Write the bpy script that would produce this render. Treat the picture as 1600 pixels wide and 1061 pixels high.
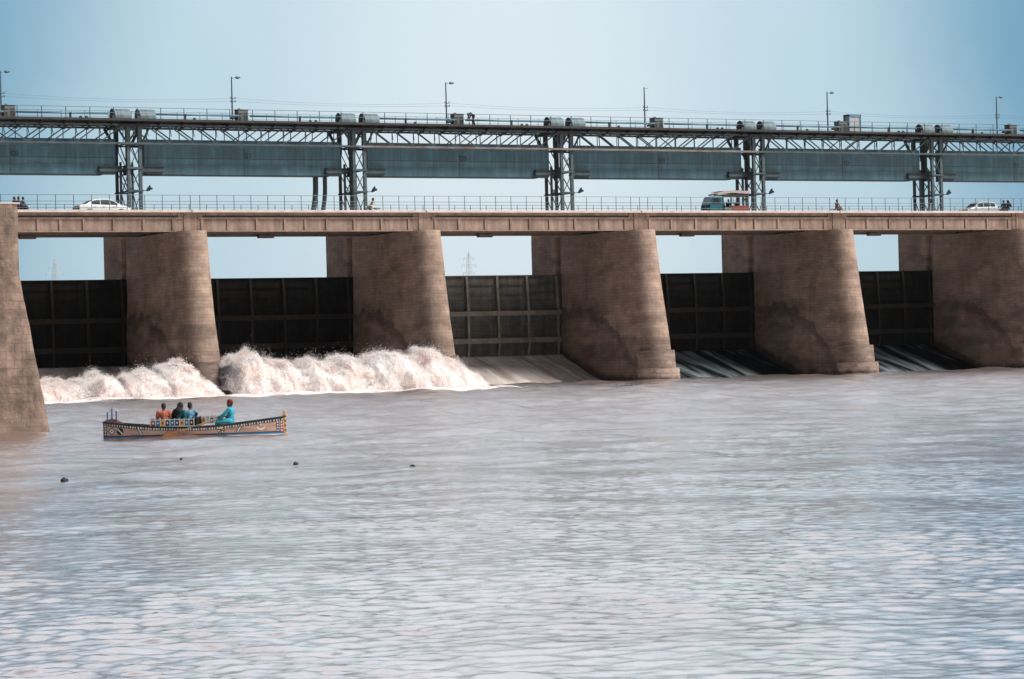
import bpy, bmesh, math, random
import numpy as np
from mathutils import Vector, Matrix, noise as mnoise

R = math.radians
rnd = random.Random(7)
for o in list(bpy.data.objects):
    bpy.data.objects.remove(o, do_unlink=True)
SC = bpy.context.scene
COL = SC.collection

# ------------------------------------------------------------------ camera
YAW, PITCH, ROLL = R(27.34780), R(0.20022), R(1.45403)
CAMP = Vector((-73.106, -193.890, 2.9519))
cam = bpy.data.cameras.new('camera')
cam.sensor_width = 36.0
cam.lens = 4187.0177 / 1600.0 * 36.0
cam.clip_start, cam.clip_end = 0.5, 20000
cam_o = bpy.data.objects.new('camera', cam)
COL.objects.link(cam_o)
f = Vector((math.sin(YAW) * math.cos(PITCH), math.cos(YAW) * math.cos(PITCH), math.sin(PITCH)))
r0 = Vector((math.cos(YAW), -math.sin(YAW), 0))
u0 = r0.cross(f)
rr = r0 * math.cos(ROLL) - u0 * math.sin(ROLL)
uu = u0 * math.cos(ROLL) + r0 * math.sin(ROLL)
M = Matrix((rr, uu, -f)).transposed().to_4x4()
M.translation = CAMP
cam_o.matrix_world = M
SC.camera = cam_o

# ------------------------------------------------------------------ exposure, sky, sun
SC.view_settings.view_transform = 'Standard'
SC.view_settings.look = 'None'
SC.view_settings.gamma = 1.0
SC.view_settings.use_curve_mapping = False
SC.view_settings.exposure = 0.0

SUN_EL, SUN_AZ = R(51), R(138)          # azimuth clockwise from +Y
w = bpy.data.worlds.new('World')
SC.world = w
w.use_nodes = True
nt = w.node_tree
nt.nodes.clear()
N, L = nt.nodes.new, nt.links.new
out = N('ShaderNodeOutputWorld')
bg = N('ShaderNodeBackground')
sky = N('ShaderNodeTexSky')
sky.sky_type = 'NISHITA'
sky.sun_disc = False
sky.sun_elevation = SUN_EL
sky.sun_rotation = SUN_AZ
sky.dust_density = 4.0
sky.air_density = 1.2
bg.inputs['Strength'].default_value = 0.10
# thin overcast; pale glow in front falls to blue, vignette put into the sky
tc = N('ShaderNodeTexCoord')
def wm(op, a, b=None, c=None):
    q = N('ShaderNodeMath'); q.operation = op
    for k, v in enumerate((a, b, c)):
        if v is None: continue
        if isinstance(v, (int, float)): q.inputs[k].default_value = v
        else: L(v, q.inputs[k])
    return q.outputs[0]
sx = N('ShaderNodeSeparateXYZ'); L(tc.outputs['Generated'], sx.inputs[0])
azm = wm('ABSOLUTE', wm('SUBTRACT', wm('ARCTAN2', sx.outputs['X'], sx.outputs['Y']), YAW))
elv = wm('ARCSINE', sx.outputs['Z'])
skn = N('ShaderNodeTexNoise'); skn.inputs['Scale'].default_value = 9; skn.inputs['Detail'].default_value = 4
L(tc.outputs['Generated'], skn.inputs['Vector'])
# distance from the pale glow, stretched upwards
ed = wm('MULTIPLY', wm('SUBTRACT', elv, R(3.0)), .30)
aze = wm('MULTIPLY', azm, wm('MINIMUM', wm('MULTIPLY_ADD', elv, 1.5, .84), 1.1))
dist = wm('SQRT', wm('ADD', wm('MULTIPLY', aze, aze), wm('MULTIPLY', ed, ed)))
dist = wm('ADD', dist, wm('MULTIPLY', wm('SUBTRACT', skn.outputs['Fac'], .5), .035))
mr = N('ShaderNodeMapRange'); mr.inputs['From Max'].default_value = math.pi / 2
L(dist, mr.inputs['Value'])
ramp = N('ShaderNodeValToRGB'); ramp.color_ramp.interpolation = 'EASE'
cr = ramp.color_ramp
def deg(a): return a / 90.0
cr.elements[0].position = deg(1.0); cr.elements[0].color = (7.7, 8.9, 9.6, 1)
cr.elements[1].position = deg(60); cr.elements[1].color = (.45, .55, .7, 1)
e = cr.elements.new(deg(6.5)); e.color = (5.6, 7.5, 8.5, 1)
e = cr.elements.new(deg(12.5)); e.color = (1.2, 3.5, 5.4, 1)
e = cr.elements.new(deg(28)); e.color = (1.0, 1.6, 2.1, 1)
L(mr.outputs['Result'], ramp.inputs['Fac'])
# sky raised above the horizon, dimmed at the zenith, for the water's reflection
mz = N('ShaderNodeMapRange'); mz.interpolation_type = 'SMOOTHSTEP'
mz.inputs['From Min'].default_value = R(5); mz.inputs['From Max'].default_value = R(22)
L(elv, mz.inputs['Value'])
ov = N('ShaderNodeMix'); ov.data_type = 'RGBA'; L(mz.outputs['Result'], ov.inputs['Factor'])
L(ramp.outputs['Color'], ov.inputs['A']); 
# unseen sky behind the viewer dimmed to deepen shade, brighter ahead for water
fb = N('ShaderNodeMapRange'); fb.interpolation_type = 'SMOOTHSTEP'
fb.inputs['From Min'].default_value = -.55; fb.inputs['From Max'].default_value = .55
fd = N('ShaderNodeVectorMath'); fd.operation = 'DOT_PRODUCT'; fd.inputs[1].default_value = (math.sin(YAW + R(45)), math.cos(YAW + R(45)), 0)
L(tc.outputs['Generated'], fd.inputs[0]); L(fd.outputs['Value'], fb.inputs['Value'])
oc = N('ShaderNodeMix'); oc.data_type = 'RGBA'; L(fb.outputs['Result'], oc.inputs['Factor'])
oc.inputs['A'].default_value = (.8, .95, 1.15, 1); oc.inputs['B'].default_value = (8.7, 9.1, 9.7, 1)
zen = N('ShaderNodeMapRange'); zen.interpolation_type = 'SMOOTHSTEP'
zen.inputs['From Min'].default_value = R(26); zen.inputs['From Max'].default_value = R(52); L(elv, zen.inputs['Value'])
zm = N('ShaderNodeMix'); zm.data_type = 'RGBA'; L(zen.outputs['Result'], zm.inputs['Factor'])
L(oc.outputs['Result'], zm.inputs['A']); zm.inputs['B'].default_value = (2.4, 2.7, 3.2, 1)
L(zm.outputs['Result'], ov.inputs['B'])
mx = N('ShaderNodeMix'); mx.data_type = 'RGBA'; mx.inputs['Factor'].default_value = 0.9
L(sky.outputs['Color'], mx.inputs['A']); L(ov.outputs['Result'], mx.inputs['B'])
L(mx.outputs['Result'], bg.inputs['Color']); L(bg.outputs['Background'], out.inputs['Surface'])

sun = bpy.data.lights.new('sun', 'SUN')
sun.energy = 5.0
sun.angle = R(20)
sun.color = (1.0, 0.95, 0.88)
sun_o = bpy.data.objects.new('sun', sun)
COL.objects.link(sun_o)
sd = Vector((math.sin(SUN_AZ) * math.cos(SUN_EL), math.cos(SUN_AZ) * math.cos(SUN_EL), math.sin(SUN_EL)))
sun_o.rotation_euler = sd.to_track_quat('Z', 'Y').to_euler()
sun_o.location = sd * 300

# ------------------------------------------------------------------ materials
MATS = {}
def mat(name, col, rough=.75, metal=0.0, var=.3, scale=2.0, col2=None, bump=0.0, bscale=12.0, stretch=(1, 1, 1), spec=.4, seam=None, streak=0.0, wet=False):
    if name in MATS: return MATS[name]
    m = bpy.data.materials.new(name); MATS[name] = m
    m.use_nodes = True
    t = m.node_tree; n, l = t.nodes.new, t.links.new
    p = t.nodes['Principled BSDF']
    p.inputs['Roughness'].default_value = rough
    p.inputs['Metallic'].default_value = metal
    p.inputs['Specular IOR Level'].default_value = spec
    c = n('ShaderNodeTexCoord'); mp = n('ShaderNodeMapping'); mp.inputs['Scale'].default_value = stretch
    l(c.outputs['Object'], mp.inputs['Vector'])
    nz = n('ShaderNodeTexNoise'); nz.inputs['Scale'].default_value = scale; nz.inputs['Detail'].default_value = 6; nz.inputs['Roughness'].default_value = .65
    l(mp.outputs['Vector'], nz.inputs['Vector'])
    rp = n('ShaderNodeValToRGB')
    c2 = col2 or tuple(x * (1 - var) for x in col)
    rp.color_ramp.elements[0].position = .36; rp.color_ramp.elements[0].color = (*c2, 1)
    rp.color_ramp.elements[1].position = .62; rp.color_ramp.elements[1].color = (*col, 1)
    l(nz.outputs['Fac'], rp.inputs['Fac'])
    colout = rp.outputs['Color']
    if streak:
        mp2 = n('ShaderNodeMapping'); mp2.inputs['Scale'].default_value = (2.2, 2.2, .12)
        l(c.outputs['Object'], mp2.inputs['Vector'])
        n2 = n('ShaderNodeTexNoise'); n2.inputs['Scale'].default_value = 1.6; n2.inputs['Detail'].default_value = 5
        l(mp2.outputs['Vector'], n2.inputs['Vector'])
        r2 = n('ShaderNodeMapRange'); r2.inputs['From Min'].default_value = .35; r2.inputs['From Max'].default_value = .65
        r2.inputs['To Min'].default_value = 1 - streak; r2.inputs['To Max'].default_value = 1
        l(n2.outputs['Fac'], r2.inputs['Value'])
        mm = n('ShaderNodeMix'); mm.data_type = 'RGBA'; mm.blend_type = 'MULTIPLY'; mm.inputs['Factor'].default_value = 1
        l(colout, mm.inputs['A']); l(r2.outputs['Result'], mm.inputs['B']); colout = mm.outputs['Result']
    if seam:
        bw, bh, sz, dk = seam
        sx = n('ShaderNodeSeparateXYZ'); l(c.outputs['Object'], sx.inputs[0])
        ad = n('ShaderNodeMath'); ad.operation = 'ADD'; l(sx.outputs['X'], ad.inputs[0]); l(sx.outputs['Y'], ad.inputs[1])
        cb = n('ShaderNodeCombineXYZ'); l(ad.outputs[0], cb.inputs['X']); l(sx.outputs['Z'], cb.inputs['Y'])
        # wobble the courses a little
        nw = n('ShaderNodeTexNoise'); nw.inputs['Scale'].default_value = .9; l(c.outputs['Object'], nw.inputs['Vector'])
        va = n('ShaderNodeVectorMath'); va.operation = 'MULTIPLY_ADD'; va.inputs[1].default_value = (.12, .10, 0)
        l(nw.outputs['Color'], va.inputs[0]); l(cb.outputs[0], va.inputs[2])
        bt = n('ShaderNodeTexBrick'); bt.inputs['Scale'].default_value = 1
        bt.inputs['Brick Width'].default_value = bw; bt.inputs['Row Height'].default_value = bh
        bt.inputs['Mortar Size'].default_value = sz; bt.inputs['Mortar Smooth'].default_value = .4
        bt.inputs['Color1'].default_value = (1, 1, 1, 1); bt.inputs['Color2'].default_value = (.78, .78, .78, 1)
        bt.inputs['Mortar'].default_value = (dk, dk, dk, 1)
        l(va.outputs[0], bt.inputs['Vector'])
        mm = n('ShaderNodeMix'); mm.data_type = 'RGBA'; mm.blend_type = 'MULTIPLY'; mm.inputs['Factor'].default_value = 1
        l(colout, mm.inputs['A']); l(bt.outputs['Color'], mm.inputs['B']); colout = mm.outputs['Result']
    if wet:
        # old tide lines, worn pale patches and the wet stain left by the falling water
        def mth(op, a, b=None, c_=None):
            q = n('ShaderNodeMath'); q.operation = op
            for k, v in enumerate((a, b, c_)):
                if v is None: continue
                if isinstance(v, (int, float)): q.inputs[k].default_value = v
                else: l(v, q.inputs[k])
            return q.outputs[0]
        def rng_(src, a, b, c_, d):
            q = n('ShaderNodeMapRange'); q.interpolation_type = 'SMOOTHSTEP'
            for k, v in zip(('From Min', 'From Max', 'To Min', 'To Max'), (a, b, c_, d)): q.inputs[k].default_value = v
            l(src, q.inputs['Value']); return q.outputs['Result']
        oi = n('ShaderNodeObjectInfo')
        off = n('ShaderNodeVectorMath'); off.operation = 'MULTIPLY_ADD'; off.inputs[1].default_value = (1, 1, 1); l(c.outputs['Object'], off.inputs[0])
        cb3 = n('ShaderNodeCombineXYZ'); l(mth('MULTIPLY', oi.outputs['Random'], 40.0), cb3.inputs['X']); l(cb3.outputs[0], off.inputs[2])
        def nz_(sc, det, st=(1, 1, 1)):
            mpp = n('ShaderNodeMapping'); mpp.inputs['Scale'].default_value = st; l(off.outputs[0], mpp.inputs['Vector'])
            q = n('ShaderNodeTexNoise'); q.inputs['Scale'].default_value = sc; q.inputs['Detail'].default_value = det; l(mpp.outputs['Vector'], q.inputs['Vector']); return q.outputs['Fac']
        sxx = n('ShaderNodeSeparateXYZ'); l(c.outputs['Object'], sxx.inputs[0])
        big = rng_(nz_(.22, 4, (1, 1, 1.3)), .42, .55, .78, 1.0)
        tide = rng_(nz_(.5, 3, (.25, .25, 1.3)), .42, .58, .70, 1.0)
        low = rng_(sxx.outputs['Z'], 5.5, 8.5, 1.0, 0.0)
        tide = mth('ADD', mth('MULTIPLY', tide, low), mth('SUBTRACT', 1.0, low))
        ch_z = mth('MULTIPLY_ADD', mth('MINIMUM', sxx.outputs['Y'], 13.4), .317, -1.50)
        ch_z = mth('ADD', mth('MAXIMUM', ch_z, .12), mth('MULTIPLY', mth('SUBTRACT', nz_(1.1, 5), .5), 1.1))
        wetf = rng_(mth('SUBTRACT', sxx.outputs['Z'], ch_z), -.05, .45, .30, 1.0)
        yy = mth('SUBTRACT', mth('MINIMUM', sxx.outputs['Y'], 9.5), 9.5)
        arc = mth('SUBTRACT', sxx.outputs['Z'], mth('MULTIPLY_ADD', mth('MULTIPLY', yy, yy), -.055, 6.3))
        arc = mth('ADD', arc, mth('MULTIPLY', mth('SUBTRACT', nz_(.7, 5), .5), 2.2))
        arcf = mth('MULTIPLY', rng_(arc, -1.5, -.35, 0.0, 1.0), rng_(arc, .0, .22, 1.0, 0.0))
        arcf = mth('MULTIPLY', arcf, rng_(sxx.outputs['Y'], -.6, 1.2, 0.0, 1.0))
        arcf = mth('SUBTRACT', 1.0, mth('MULTIPLY', arcf, .42))
        tot = mth('MULTIPLY', mth('MULTIPLY', mth('MULTIPLY', big, arcf), tide), wetf)
        mm = n('ShaderNodeMix'); mm.data_type = 'RGBA'; mm.blend_type = 'MULTIPLY'; mm.inputs['Factor'].default_value = 1
        l(colout, mm.inputs['A']); l(tot, mm.inputs['B']); colout = mm.outputs['Result']
    l(colout, p.inputs['Base Color'])
    if bump:
        nb = n('ShaderNodeTexNoise'); nb.inputs['Scale'].default_value = bscale; nb.inputs['Detail'].default_value = 5
        l(mp.outputs['Vector'], nb.inputs['Vector'])
        bp = n('ShaderNodeBump'); bp.inputs['Strength'].default_value = bump; bp.inputs['Distance'].default_value = .05
        h = nb.outputs['Fac']
        if seam:
            ma = n('ShaderNodeMath'); ma.operation = 'MULTIPLY_ADD'; ma.inputs[1].default_value = 1.0
            l(bt.outputs['Color'], ma.inputs[0]); l(nb.outputs['Fac'], ma.inputs[2]); h = ma.outputs[0]
        l(h, bp.inputs['Height']); l(bp.outputs['Normal'], p.inputs['Normal'])
    return m

BRICK = mat('pier_brickwork', (.46, .33, .26), .9, var=.36, scale=.5, seam=(.95, .26, .018, .68), bump=.7, bscale=5, streak=.14, stretch=(1, 1, 1.6), wet=True)
STONE = mat('abutment_stonework', (.29, .205, .16), .9, var=.5, scale=1.6, seam=(.66, .34, .016, .74), bump=1.0, bscale=6, streak=.25)
PLINTH = mat('plinth_masonry', (.42, .31, .255), .9, wet=True, var=.45, scale=.9, seam=(.9, .34, .02, .65), bump=.7, bscale=5, stretch=(1, 1, 2.2))
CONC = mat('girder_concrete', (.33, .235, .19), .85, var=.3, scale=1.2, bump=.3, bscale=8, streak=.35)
KERB = mat('kerb_concrete', (.57, .48, .44), .85, var=.22, scale=1.5, bump=.25, bscale=9)
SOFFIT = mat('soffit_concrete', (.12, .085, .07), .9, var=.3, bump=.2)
ROAD = mat('asphalt', (.055, .053, .052), .9, var=.3, scale=4, bump=.3, bscale=40)
STEEL = mat('teal_steel', (.105, .245, .305), .5, .0, var=.28, scale=.8, streak=.28, stretch=(1, 1, .5), bump=.1, seam=(1.0, 1.45, .012, .45))
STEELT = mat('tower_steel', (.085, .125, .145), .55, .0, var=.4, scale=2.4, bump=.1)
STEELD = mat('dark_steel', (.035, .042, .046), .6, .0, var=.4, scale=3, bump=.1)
RUSTY = mat('rusty_chord_steel', (.24, .25, .25), .65, .0, scale=1.3, col2=(.20, .10, .06), bump=.2, stretch=(.6, 1, 1))
RAILM = mat('railing_paint', (.075, .105, .125), .5, .2, var=.3, scale=4)
WALKS = mat('walkway_steel', (.05, .046, .044), .7, .0, var=.4, scale=1.4, bump=.2)
HOOD = mat('hood_sheet_metal', (.17, .26, .30), .5, .0, var=.35, scale=1.5, streak=.35, bump=.1)
SHAFT = mat('shaft_blue_paint', (.13, .27, .36), .45, .2, var=.25, scale=2)
CAB = mat('cabinet_paint', (.19, .21, .21), .6, .1, var=.35, scale=2.5, streak=.3)
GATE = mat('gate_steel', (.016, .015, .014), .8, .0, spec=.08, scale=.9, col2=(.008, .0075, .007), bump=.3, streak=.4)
GATE2 = mat('lit_gate_steel', (.11, .107, .097), .75, .0, scale=.9, col2=(.065, .063, .058), bump=.3, streak=.4)  # brighter copy of the gate steel; the centre bay's light is in the colour
GATEB2 = mat('lit_gate_beam_steel', (.22, .197, .165), .75, .0, scale=1.2, col2=(.14, .125, .105), bump=.2)  # beams of the same gate, with that light in their colour too
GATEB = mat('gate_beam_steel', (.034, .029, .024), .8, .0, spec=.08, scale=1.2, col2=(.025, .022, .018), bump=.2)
INK = mat('stencil_paint', (.01, .011, .012), .7, var=.2)
LAMPH = mat('lamp_housing', (.10, .14, .16), .4, .4, var=.2, scale=6)
WIRE = mat('wire', (.10, .12, .14), .6, var=.1)
GLASS = mat('car_glass', (.02, .035, .042), .25, .0, var=.1, spec=.25)
RUBBER = mat('tyre_rubber', (.012, .012, .013), .85, var=.2, scale=20)
CHROME = mat('wheel_metal', (.45, .46, .47), .3, .8, var=.15)
SILVER = mat('silver_car_paint', (.55, .60, .63), .3, .3, var=.06, scale=1)
WHITEC = mat('white_car_paint', (.74, .76, .77), .3, .0, var=.05, scale=1)
TEALC = mat('teal_cab_paint', (.03, .15, .19), .35, .1, var=.2, scale=2)
REDC = mat('red_side_paint', (.33, .045, .03), .5, .0, var=.3, scale=3)
TIN = mat('canopy_sheet', (.42, .34, .32), .6, .0, var=.25, scale=3)
BLACKP = mat('black_bike_paint', (.012, .012, .014), .35, .1, var=.2)
LIGHTW = mat('headlight_lens', (.8, .82, .82), .15, var=.05)
LIGHTR = mat('tail_light_lens', (.35, .02, .02), .2, var=.1)
SKIN = mat('skin', (.13, .065, .04), .6, var=.12, scale=9)
HAIR = mat('black_hair', (.008, .007, .007), .55, var=.2, scale=30)
def cloth(name, col): return mat(name, col, .85, var=.28, scale=6, bump=.25, bscale=14)
WOOD = mat('hull_wood', (.43, .275, .21), .7, var=.35, scale=2.2, stretch=(.5, 3, 5), bump=.25, bscale=9)
OARW = mat('oar_wood', (.30, .20, .13), .7, var=.3, scale=3, stretch=(1, 6, 6))
BLADE = mat('oar_blade_wood', (.20, .085, .035), .65, var=.35, scale=3, stretch=(1, 6, 6))
PBLACK = mat('black_paint', (.012, .012, .014), .6, var=.2)
PWHITE = mat('white_paint', (.56, .57, .55), .6, var=.15, scale=8)
PBLUE = mat('blue_paint', (.02, .13, .30), .55, var=.25, scale=6)
PNAVY = mat('navy_paint', (.012, .03, .07), .55, var=.2)
PORANGE = mat('orange_paint', (.55, .26, .07), .6, var=.2, scale=6)
PRED = mat('red_brown_paint', (.25, .05, .035), .6, var=.2)
PYLON = mat('hazed_galvanised_steel', (.55, .60, .63), .6, .3, var=.1)  # galvanised pylon steel, paled: part of the distance haze is in the colour
BANK = mat('bank_earth', (.22, .17, .12), .95, var=.3, scale=.02)
DEBRIS = mat('wet_wood', (.02, .017, .015), .5, var=.3, scale=8)
FEATHER = mat('white_feather', (.82, .82, .80), .8, var=.05)

# ------------------------------------------------------------------ mesh helpers
class MB:
    def __init__(s): s.v = []; s.f = []
    def quadbox(s, p8):
        b = len(s.v); s.v += [tuple(p) for p in p8]
        for q in ((0, 3, 2, 1), (4, 5, 6, 7), (0, 1, 5, 4), (1, 2, 6, 5), (2, 3, 7, 6), (3, 0, 4, 7)):
            s.f.append(tuple(b + i for i in q))
        return s
    def box(s, x0, x1, y0, y1, z0, z1):
        return s.quadbox([(x0, y0, z0), (x1, y0, z0), (x1, y1, z0), (x0, y1, z0), (x0, y0, z1), (x1, y0, z1), (x1, y1, z1), (x0, y1, z1)])
    def bar(s, a, b, wd=.1, ht=None, up=(0, 0, 1)):
        ht = ht or wd
        a, b = Vector(a), Vector(b); d = (b - a).normalized(); up = Vector(up)
        if abs(d.dot(up)) > .98: up = Vector((0, 1, 0))
        sx = d.cross(up).normalized() * wd / 2; sz = sx.cross(d).normalized() * ht / 2
        return s.quadbox([a - sx - sz, a + sx - sz, a + sx + sz, a - sx + sz, b - sx - sz, b + sx - sz, b + sx + sz, b - sx + sz])
    def tube(s, pts, rad, n=8, cap=True):
        pts = [Vector(p) for p in pts]
        rads = rad if isinstance(rad, (list, tuple)) else [rad] * len(pts)
        b = len(s.v); prev = None
        for i, p in enumerate(pts):
            d = (pts[min(i + 1, len(pts) - 1)] - pts[max(i - 1, 0)]).normalized()
            if prev is None:
                ref = Vector((0, 0, 1)) if abs(d.z) < .9 else Vector((0, 1, 0))
                x = d.cross(ref).normalized()
            else:
                x = (prev - d * prev.dot(d)).normalized()
            prev = x; y = d.cross(x)
            for k in range(n):
                a = 2 * math.pi * k / n
                s.v.append(tuple(p + (x * math.cos(a) + y * math.sin(a)) * rads[i]))
        for i in range(len(pts) - 1):
            for k in range(n):
                s.f.append((b + i * n + k, b + i * n + (k + 1) % n, b + (i + 1) * n + (k + 1) % n, b + (i + 1) * n + k))
        if cap:
            s.f.append(tuple(b + k for k in range(n))[::-1]); s.f.append(tuple(b + (len(pts) - 1) * n + k for k in range(n)))
        return s
    def loft(s, rings, close=True, cap=True):
        b = len(s.v); n = len(rings[0])
        for rg in rings: s.v += [tuple(p) for p in rg]
        for i in range(len(rings) - 1):
            for k in range(n if close else n - 1):
                s.f.append((b + i * n + k, b + i * n + (k + 1) % n, b + (i + 1) * n + (k + 1) % n, b + (i + 1) * n + k))
        if cap and close:
            s.f.append(tuple(b + k for k in range(n))[::-1]); s.f.append(tuple(b + (len(rings) - 1) * n + k for k in range(n)))
        return s
    def ell(s, c, rx, ry, rz, nu=16, nv=10):
        c = Vector(c); rings = []
        b = len(s.v)
        s.v.append(tuple(c + Vector((0, 0, -rz))))
        for j in range(1, nv):
            t = -math.pi / 2 + math.pi * j / nv
            for i in range(nu):
                a = 2 * math.pi * i / nu
                s.v.append((c.x + rx * math.cos(t) * math.cos(a), c.y + ry * math.cos(t) * math.sin(a), c.z + rz * math.sin(t)))
        s.v.append(tuple(c + Vector((0, 0, rz))))
        top = len(s.v) - 1
        for i in range(nu):
            s.f.append((b, b + 1 + (i + 1) % nu, b + 1 + i))
            for j in range(nv - 2):
                q = b + 1 + j * nu
                s.f.append((q + i, q + (i + 1) % nu, q + nu + (i + 1) % nu, q + nu + i))
            q = b + 1 + (nv - 2) * nu
            s.f.append((q + i, q + (i + 1) % nu, top))
        return s
    def prism(s, poly, y0, y1):      # polygon in x,z extruded along y
        return s.loft([[(x, y0, z) for x, z in poly], [(x, y1, z) for x, z in poly]])
    def mesh(s, name, smooth=False):
        me = bpy.data.meshes.new(name); me.from_pydata(s.v, [], s.f)
        bm = bmesh.new(); bm.from_mesh(me); bmesh.ops.recalc_face_normals(bm, faces=bm.faces); bm.to_mesh(me); bm.free()
        if smooth: me.polygons.foreach_set('use_smooth', [True] * len(me.polygons))
        return me
    def build(s, name, m, parent=None, smooth=False, bevel=0):
        me = s.mesh(name, smooth); me.materials.append(m)
        o = bpy.data.objects.new(name, me); COL.objects.link(o)
        if parent is not None: o.parent = parent
        if bevel:
            b = o.modifiers.new('bevel', 'BEVEL'); b.width = bevel; b.segments = 2; b.limit_method = 'ANGLE'
        return o

def thing(name, label, cat, loc=(0, 0, 0), rz=0, group=None):
    o = bpy.data.objects.new(name, None); COL.objects.link(o)
    o.empty_display_size = .3
    o.location = loc; o.rotation_euler = (0, 0, rz)
    o['label'] = label; o['category'] = cat
    if group: o['group'] = group
    return o
def tag(o, label, cat, group=None, kind=None):
    o['label'] = label; o['category'] = cat
    if group: o['group'] = group
    if kind: o['kind'] = kind
    return o
def copy_tree(o, parent=None):
    c = o.copy(); COL.objects.link(c)
    if parent is not None:
        c.parent = parent
    for ch in list(o.children): copy_tree(ch, c)
    return c
def dup(root, loc, label, rz=None):
    c = copy_tree(root); c.location = loc; c['label'] = label
    if rz is not None: c.rotation_euler = (0, 0, rz)
    return c

# ------------------------------------------------------------------ water
S = 20.0
BAYS = range(-1, 6)                # bay i spans the piers at 20*i and 20*(i+1)

def wave_field(X, Y, cell):
    rng = np.random.RandomState(3)
    H = np.zeros_like(X)
    for k in range(70):
        lam = .19 * (3.6 ** rng.rand()) if k < 64 else .9 + 1.6 * rng.rand()
        ang = rng.normal(R(90) - YAW, R(36))
        amp = .0047 * lam if k < 64 else .0012 * lam
        kx, ky = 2 * np.pi / lam * np.cos(ang), 2 * np.pi / lam * np.sin(ang)
        ph = rng.rand() * 6.28
        wob = 1.1 * np.sin(X * .37 / (lam + .25) + ph * 3) + 1.1 * np.sin(Y * .31 / (lam + .25) - ph * 2)
        c = np.sin(kx * X + ky * Y + ph + wob)
        fade = np.clip((lam / (cell + 1e-6) - 2.5) / 3.0, 0, 1)
        if k < 30:                                        # sharp little crests with slack water between
            c = 2.2 * (1 - np.abs(np.sin((kx * X + ky * Y + ph + wob) / 2))) ** 2.2 - .6
            amp *= 1.1
        H += fade * amp * c
    # gusts ruffle some patches and leave others slick
    g1 = np.sin(X * .23 + 1.3 + 1.7 * np.sin(Y * .13)) * np.sin(Y * .19 + .4 + 1.6 * np.sin(X * .11))
    g2 = np.sin(X * .61 + .3 + 1.5 * np.sin(Y * .33)) * np.sin(Y * .47 + 2.4 + 1.5 * np.sin(X * .37))
    ruff = np.exp(-(((X + 66) / 8.0) ** 2 + ((Y + 163) / 13.0) ** 2))
    gust = np.clip(.62 + .24 * g1 + .20 * g2 + .12 * ruff, .42, 1.05)
    H = H * gust
    # turbulence carried down from the gates
    T = np.zeros_like(X)
    for k in range(26):
        lam = 1.2 * (8 ** rng.rand()); ang = rng.rand() * 6.28
        kx, ky = 2 * np.pi / lam * np.cos(ang), 2 * np.pi / lam * np.sin(ang); ph = rng.rand() * 6.28
        fade = np.clip((lam / (cell + 1e-6) - 2.0) / 2.5, 0, 1)
        T += fade * .0050 * lam * np.sin(kx * X + ky * Y + ph + np.sin(X * .2 + ph) + np.sin(Y * .17 - ph))
    T *= np.clip((Y + 172) / 100, .12, 1.0)
    return H + T

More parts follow.
